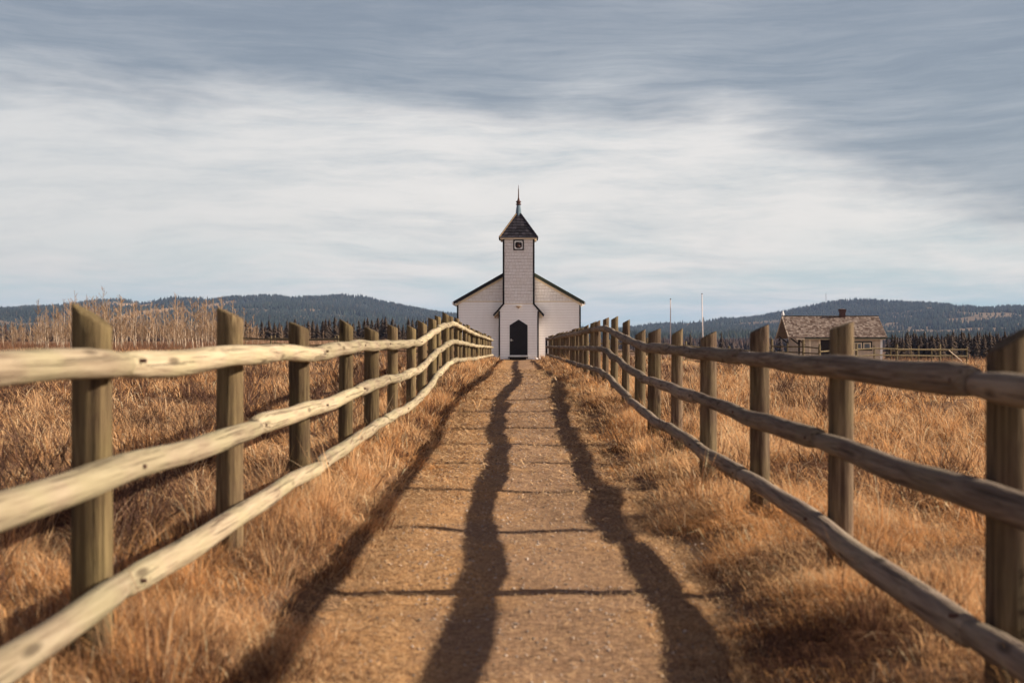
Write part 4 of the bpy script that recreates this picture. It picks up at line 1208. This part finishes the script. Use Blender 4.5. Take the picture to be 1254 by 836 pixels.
# ------------------------------------------------------------------ bare shrubs in the fields
def shrub_proto(seed):
    r_ = random.Random(seed); mb = MB()
    for s in range(22):
        a = r_.random()*6.28; sp_ = r_.uniform(.15, .9); L_ = r_.uniform(.35, .75)
        p = Vector((math.cos(a)*.05, math.sin(a)*.05, -.04)); d = Vector((math.cos(a)*sp_, math.sin(a)*sp_, 1)).normalized()
        pts = [p]
        for k in range(4):
            d = (d + Vector((r_.uniform(-.3,.3), r_.uniform(-.3,.3), r_.uniform(-.05,.25)))).normalized(); pts.append(pts[-1] + d*L_/4)
        mb.tube(pts, [.006, .005, .004, .003, .002], 4, False)
        for b in range(6):
            j = r_.randint(1, 4); q_ = pts[j]; a2 = r_.random()*6.28; d2 = (d + Vector((math.cos(a2), math.sin(a2), .3))*.9).normalized()
            m1 = q_ + d2*L_*r_.uniform(.15, .25); m2 = m1 + (d2+Vector((0,0,.5))).normalized()*L_*.18
            mb.tube([q_, m1, m2], [.0035, .0025, .0015], 3, False)
    root = mb.build('bare_shrub', M['twig_dark'], None); tag(root, 'shrub', 'shrub'); return root
sh = [shrub_proto(70+k) for k in range(6)]; shu = [False]*6
near = [(-2.35, 7.6, .62, 'reddish bare weed clump behind the second post of the left fence'), (-2.0, 6.3, .5, 'low bare weed clump between the first two posts of the left fence'), (-2.9, 7.0, .8, 'twiggy bare shrub in the field behind the first bay of the left fence'),
        (2.15, 4.5, .85, 'tall bare shrub behind the first post of the right fence'), (2.6, 5.6, .8, 'spreading bare shrub between the first two posts of the right fence'), (1.75, 14.3, .85, 'bare shrub tangled round the fifth post of the right fence'), (1.95, 6.0, .45, 'small bare weed by the second post of the right fence')]
k = 0
for x, y, s, lab in near:
    put(sh, shu, k % 6, x, y, s, lab, None); k += 1
i = 0
while i < 130:
    y = 4 + 62*tr_.random()**1.3; x = tr_.uniform(-1, 1)*(.42*y+.5)
    if abs(x) < 2.3: continue
    if x > 0 and tr_.random() < .45: continue
    side_ = 'left' if x < 0 else 'right'
    put(sh, shu, k % 6, x, y, tr_.uniform(.5, 1.05)*(1+y*.008), 'dark bare twiggy shrub growing in the dry grass of the %s field' % side_, 'bare shrubs in the %s field' % side_); k += 1; i += 1

# ------------------------------------------------------------------ sky, sun, haze
EXP = 1.0; G = 2**EXP
world = bpy.data.worlds.new('World'); scene.world = world; world.use_nodes = True
nt = world.node_tree; nt.nodes.clear()
out = nt.nodes.new('ShaderNodeOutputWorld'); bg = nt.nodes.new('ShaderNodeBackground'); bg.inputs['Strength'].default_value = .1
L(nt, bg.outputs[0], out.inputs[0])
SUN_EL, SUN_AZ = R(24.0), R(.5)       # azimuth measured from +X towards +Y
sky = nt.nodes.new('ShaderNodeTexSky'); sky.sky_type = 'NISHITA'; sky.sun_disc = False; sky.sun_elevation = SUN_EL; sky.sun_rotation = R(90) - SUN_AZ
sky.air_density = 1.2; sky.dust_density = 1.5
tc = nt.nodes.new('ShaderNodeTexCoord'); sep = nt.nodes.new('ShaderNodeSeparateXYZ'); L(nt, tc.outputs['Generated'], sep.inputs[0])
X_, Y_, Z_ = sep.outputs
azn = mth(nt, 'ARCTAN2', X_, Y_)             # 0 straight up the path, + to the right
eln = mth(nt, 'ARCSINE', Z_)
cmb = nt.nodes.new('ShaderNodeCombineXYZ'); L(nt, azn, cmb.inputs[0]); L(nt, eln, cmb.inputs[1])
V0 = cmb.outputs[0]
wn = nt.nodes.new('ShaderNodeTexNoise'); wn.inputs['Scale'].default_value = 3.0; wn.inputs['Detail'].default_value = 3; L(nt, mapv(nt, V0, (1, 2.5, 1)), wn.inputs['Vector'])
VA = nt.nodes.new('ShaderNodeVectorMath'); VA.operation = 'MULTIPLY_ADD'; L(nt, wn.outputs['Color'], VA.inputs[0]); VA.inputs[1].default_value = (.10, .05, 0); L(nt, V0, VA.inputs[2])
V1 = VA.outputs[0]
streak = noise(nt, mapv(nt, V1, (3.2, 17, 1), rot=(0,0,.10)), 1.6, 7, .60)
streak2 = noise(nt, mapv(nt, V1, (5, 34, 1), loc=(3.1, 7.7, 0), rot=(0,0,-.14)), 1.5, 8, .66)
fine = noise(nt, mapv(nt, V1, (7, 95, 1), loc=(1, 2, 0), rot=(0,0,.30)), 1.3, 8, .72, .25)
big = noise(nt, mapv(nt, V1, (2.2, 6, 1), loc=(5.3, 1.2, 0)), 1.3, 4, .5)
# upper edge of the bright bank
edge = mth(nt, 'MULTIPLY_ADD', big, .10, .135)
edge = mth(nt, 'ADD', edge, mth(nt, 'MULTIPLY_ADD', streak, .10, -.05))
rightdrop = mth(nt, 'MULTIPLY', mth(nt, 'MAXIMUM', mth(nt, 'SUBTRACT', azn, .16), 0.0), -.42)
edge = mth(nt, 'ADD', edge, mth(nt, 'MAXIMUM', rightdrop, -.14))
dark = mth(nt, 'SUBTRACT', eln, edge)
mr = nt.nodes.new('ShaderNodeMapRange'); mr.interpolation_type = 'SMOOTHSTEP'; mr.inputs['From Min'].default_value = -.03; mr.inputs['From Max'].default_value = .032; L(nt, dark, mr.inputs[0])
D = mr.outputs[0]
lit = ramp(nt, streak2, [(.26, (.52,.565,.59)), (.40, (.69,.685,.68)), (.55, (.83,.79,.76)), (.75, (.89,.84,.80))])
# teal-blue gaps close to the horizon
low = nt.nodes.new('ShaderNodeMapRange'); low.interpolation_type = 'SMOOTHSTEP'; low.inputs['From Min'].default_value = .10; low.inputs['From Max'].default_value = .015; L(nt, eln, low.inputs[0])
gap = mth(nt, 'MULTIPLY', ramp(nt, streak, [(.42, 0.0), (.62, 1.0)]), low.outputs[0])
lit = mixc(nt, mth(nt, 'MULTIPLY', gap, .95), lit, (.40,.58,.62))
leftg = nt.nodes.new('ShaderNodeMapRange'); leftg.interpolation_type = 'SMOOTHSTEP'; leftg.inputs['From Min'].default_value = -.05; leftg.inputs['From Max'].default_value = -.40; L(nt, azn, leftg.inputs[0])
lit = mixc(nt, mth(nt, 'MULTIPLY', leftg.outputs[0], .42), lit, (.56,.57,.58))
slate = ramp(nt, mth(nt, 'ADD', mth(nt, 'MULTIPLY', streak, .50), mth(nt, 'MULTIPLY', fine, .50)), [(.28, (.205,.240,.30)), (.46, (.265,.305,.36)), (.60, (.36,.39,.435)), (.78, (.54,.55,.57))])
topf = nt.nodes.new('ShaderNodeMapRange'); topf.inputs['From Min'].default_value = .17; topf.inputs['From Max'].default_value = .32; L(nt, eln, topf.inputs[0])
slate = mixc(nt, mth(nt, 'MULTIPLY', topf.outputs[0], .5), slate, (.195,.225,.29))
# a pale plume rising through the slate layer right of the middle
pu = mth(nt, 'SUBTRACT', azn, .052); pv_ = mth(nt, 'SUBTRACT', eln, .192)
pa = mth(nt, 'ADD', mth(nt, 'MULTIPLY', pu, .88), mth(nt, 'MULTIPLY', pv_, .47)); pb = mth(nt, 'SUBTRACT', mth(nt, 'MULTIPLY', pv_, .88), mth(nt, 'MULTIPLY', pu, .47))
pr2 = mth(nt, 'ADD', mth(nt, 'POWER', mth(nt, 'MULTIPLY', mth(nt, 'ABSOLUTE', pa), 17.0), 2.0), mth(nt, 'POWER', mth(nt, 'MULTIPLY', mth(nt, 'ABSOLUTE', pb), 60.0), 2.0))
plume = mth(nt, 'MULTIPLY', mth(nt, 'DIVIDE', 1.0, mth(nt, 'ADD', 1.0, pr2)), mth(nt, 'MULTIPLY_ADD', fine, 1.6, -.25), clamp=True)
slate = mixc(nt, mth(nt, 'MULTIPLY', plume, .75), slate, (.62,.63,.64))
low2 = nt.nodes.new('ShaderNodeMapRange'); low2.interpolation_type = 'SMOOTHSTEP'; low2.inputs['From Min'].default_value = .060; low2.inputs['From Max'].default_value = .015; L(nt, eln, low2.inputs[0])
lit = mixc(nt, mth(nt, 'MULTIPLY', low2.outputs[0], ramp(nt, streak2, [(.36, .85), (.58, .25)])), lit, (.44,.60,.65))
cl = mixc(nt, D, lit, slate)
# sky overhead darkened for deeper shadows; unseen bright bank added behind, lighting the church
hi = nt.nodes.new('ShaderNodeMapRange'); hi.interpolation_type = 'SMOOTHSTEP'; hi.inputs['From Min'].default_value = .30; hi.inputs['From Max'].default_value = .8; L(nt, eln, hi.inputs[0])
cl = mixc(nt, hi.outputs[0], cl, (.05,.045,.085))
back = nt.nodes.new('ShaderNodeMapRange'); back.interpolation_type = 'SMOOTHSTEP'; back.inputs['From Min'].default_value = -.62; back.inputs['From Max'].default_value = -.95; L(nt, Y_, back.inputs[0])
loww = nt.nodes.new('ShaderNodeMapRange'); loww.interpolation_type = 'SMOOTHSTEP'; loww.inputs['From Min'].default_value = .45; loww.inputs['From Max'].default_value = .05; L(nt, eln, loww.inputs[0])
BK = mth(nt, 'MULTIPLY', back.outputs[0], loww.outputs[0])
aside = nt.nodes.new('ShaderNodeMapRange'); aside.interpolation_type = 'SMOOTHSTEP'; aside.inputs['From Min'].default_value = .86; aside.inputs['From Max'].default_value = .50; L(nt, Y_, aside.inputs[0])  # side sky out of view darkened for deeper shadows
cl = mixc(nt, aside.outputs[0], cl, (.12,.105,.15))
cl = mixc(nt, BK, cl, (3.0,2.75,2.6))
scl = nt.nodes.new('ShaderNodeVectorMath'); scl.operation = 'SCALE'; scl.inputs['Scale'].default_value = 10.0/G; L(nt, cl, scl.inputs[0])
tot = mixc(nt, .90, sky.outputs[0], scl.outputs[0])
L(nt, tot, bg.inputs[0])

sd = bpy.data.lights.new('sun', 'SUN'); sd.energy = 5.0; sd.angle = R(.55); sd.color = (1.0, .86, .68)
so = bpy.data.objects.new('sun', sd); COL.objects.link(so)
dirv = Vector((math.cos(SUN_EL)*math.cos(SUN_AZ), math.cos(SUN_EL)*math.sin(SUN_AZ), math.sin(SUN_EL)))
so.rotation_euler = dirv.to_track_quat('Z', 'Y').to_euler(); so.location = dirv*50

HAZE = .000055
mb = MB(); mb.box(-9500, 9500, -9500, 9500, -12, 215)
hz, nth, oh = new_mat('blue_air_haze')
pv = N(nth, 'ShaderNodeVolumePrincipled'); pv.inputs['Color'].default_value = (.44,.60,1.0,1); pv.inputs['Density'].default_value = HAZE; pv.inputs['Anisotropy'].default_value = 0.0
L(nth, pv.outputs[0], oh.inputs['Volume'])
o = mb.build('haze', hz); tag(o, kind='stuff', label='thin blue haze lying over the fields and hills', cat='haze')

# ------------------------------------------------------------------ camera
cd = bpy.data.cameras.new('camera'); cam = bpy.data.objects.new('camera', cd); COL.objects.link(cam)
cd.sensor_width = 36; cd.lens = 36*F/1254; cd.clip_start = .05; cd.clip_end = 30000
cam.location = (0, 0, CZ); cam.rotation_euler = (R(90), 0, 8/F)
cd.dof.use_dof = True; cd.dof.focus_distance = 70; cd.dof.aperture_fstop = 2.9
scene.camera = cam
scene.render.engine = 'CYCLES'
scene.view_settings.view_transform = 'Standard'; scene.view_settings.look = 'None'; scene.view_settings.exposure = EXP; scene.view_settings.gamma = 1
c = scene.cycles
c.use_denoising = True; c.max_bounces = 5; c.diffuse_bounces = 3; c.glossy_bounces = 2; c.transmission_bounces = 3; c.transparent_max_bounces = 8; c.volume_bounces = 0
c.use_adaptive_sampling = True; c.adaptive_threshold = .01
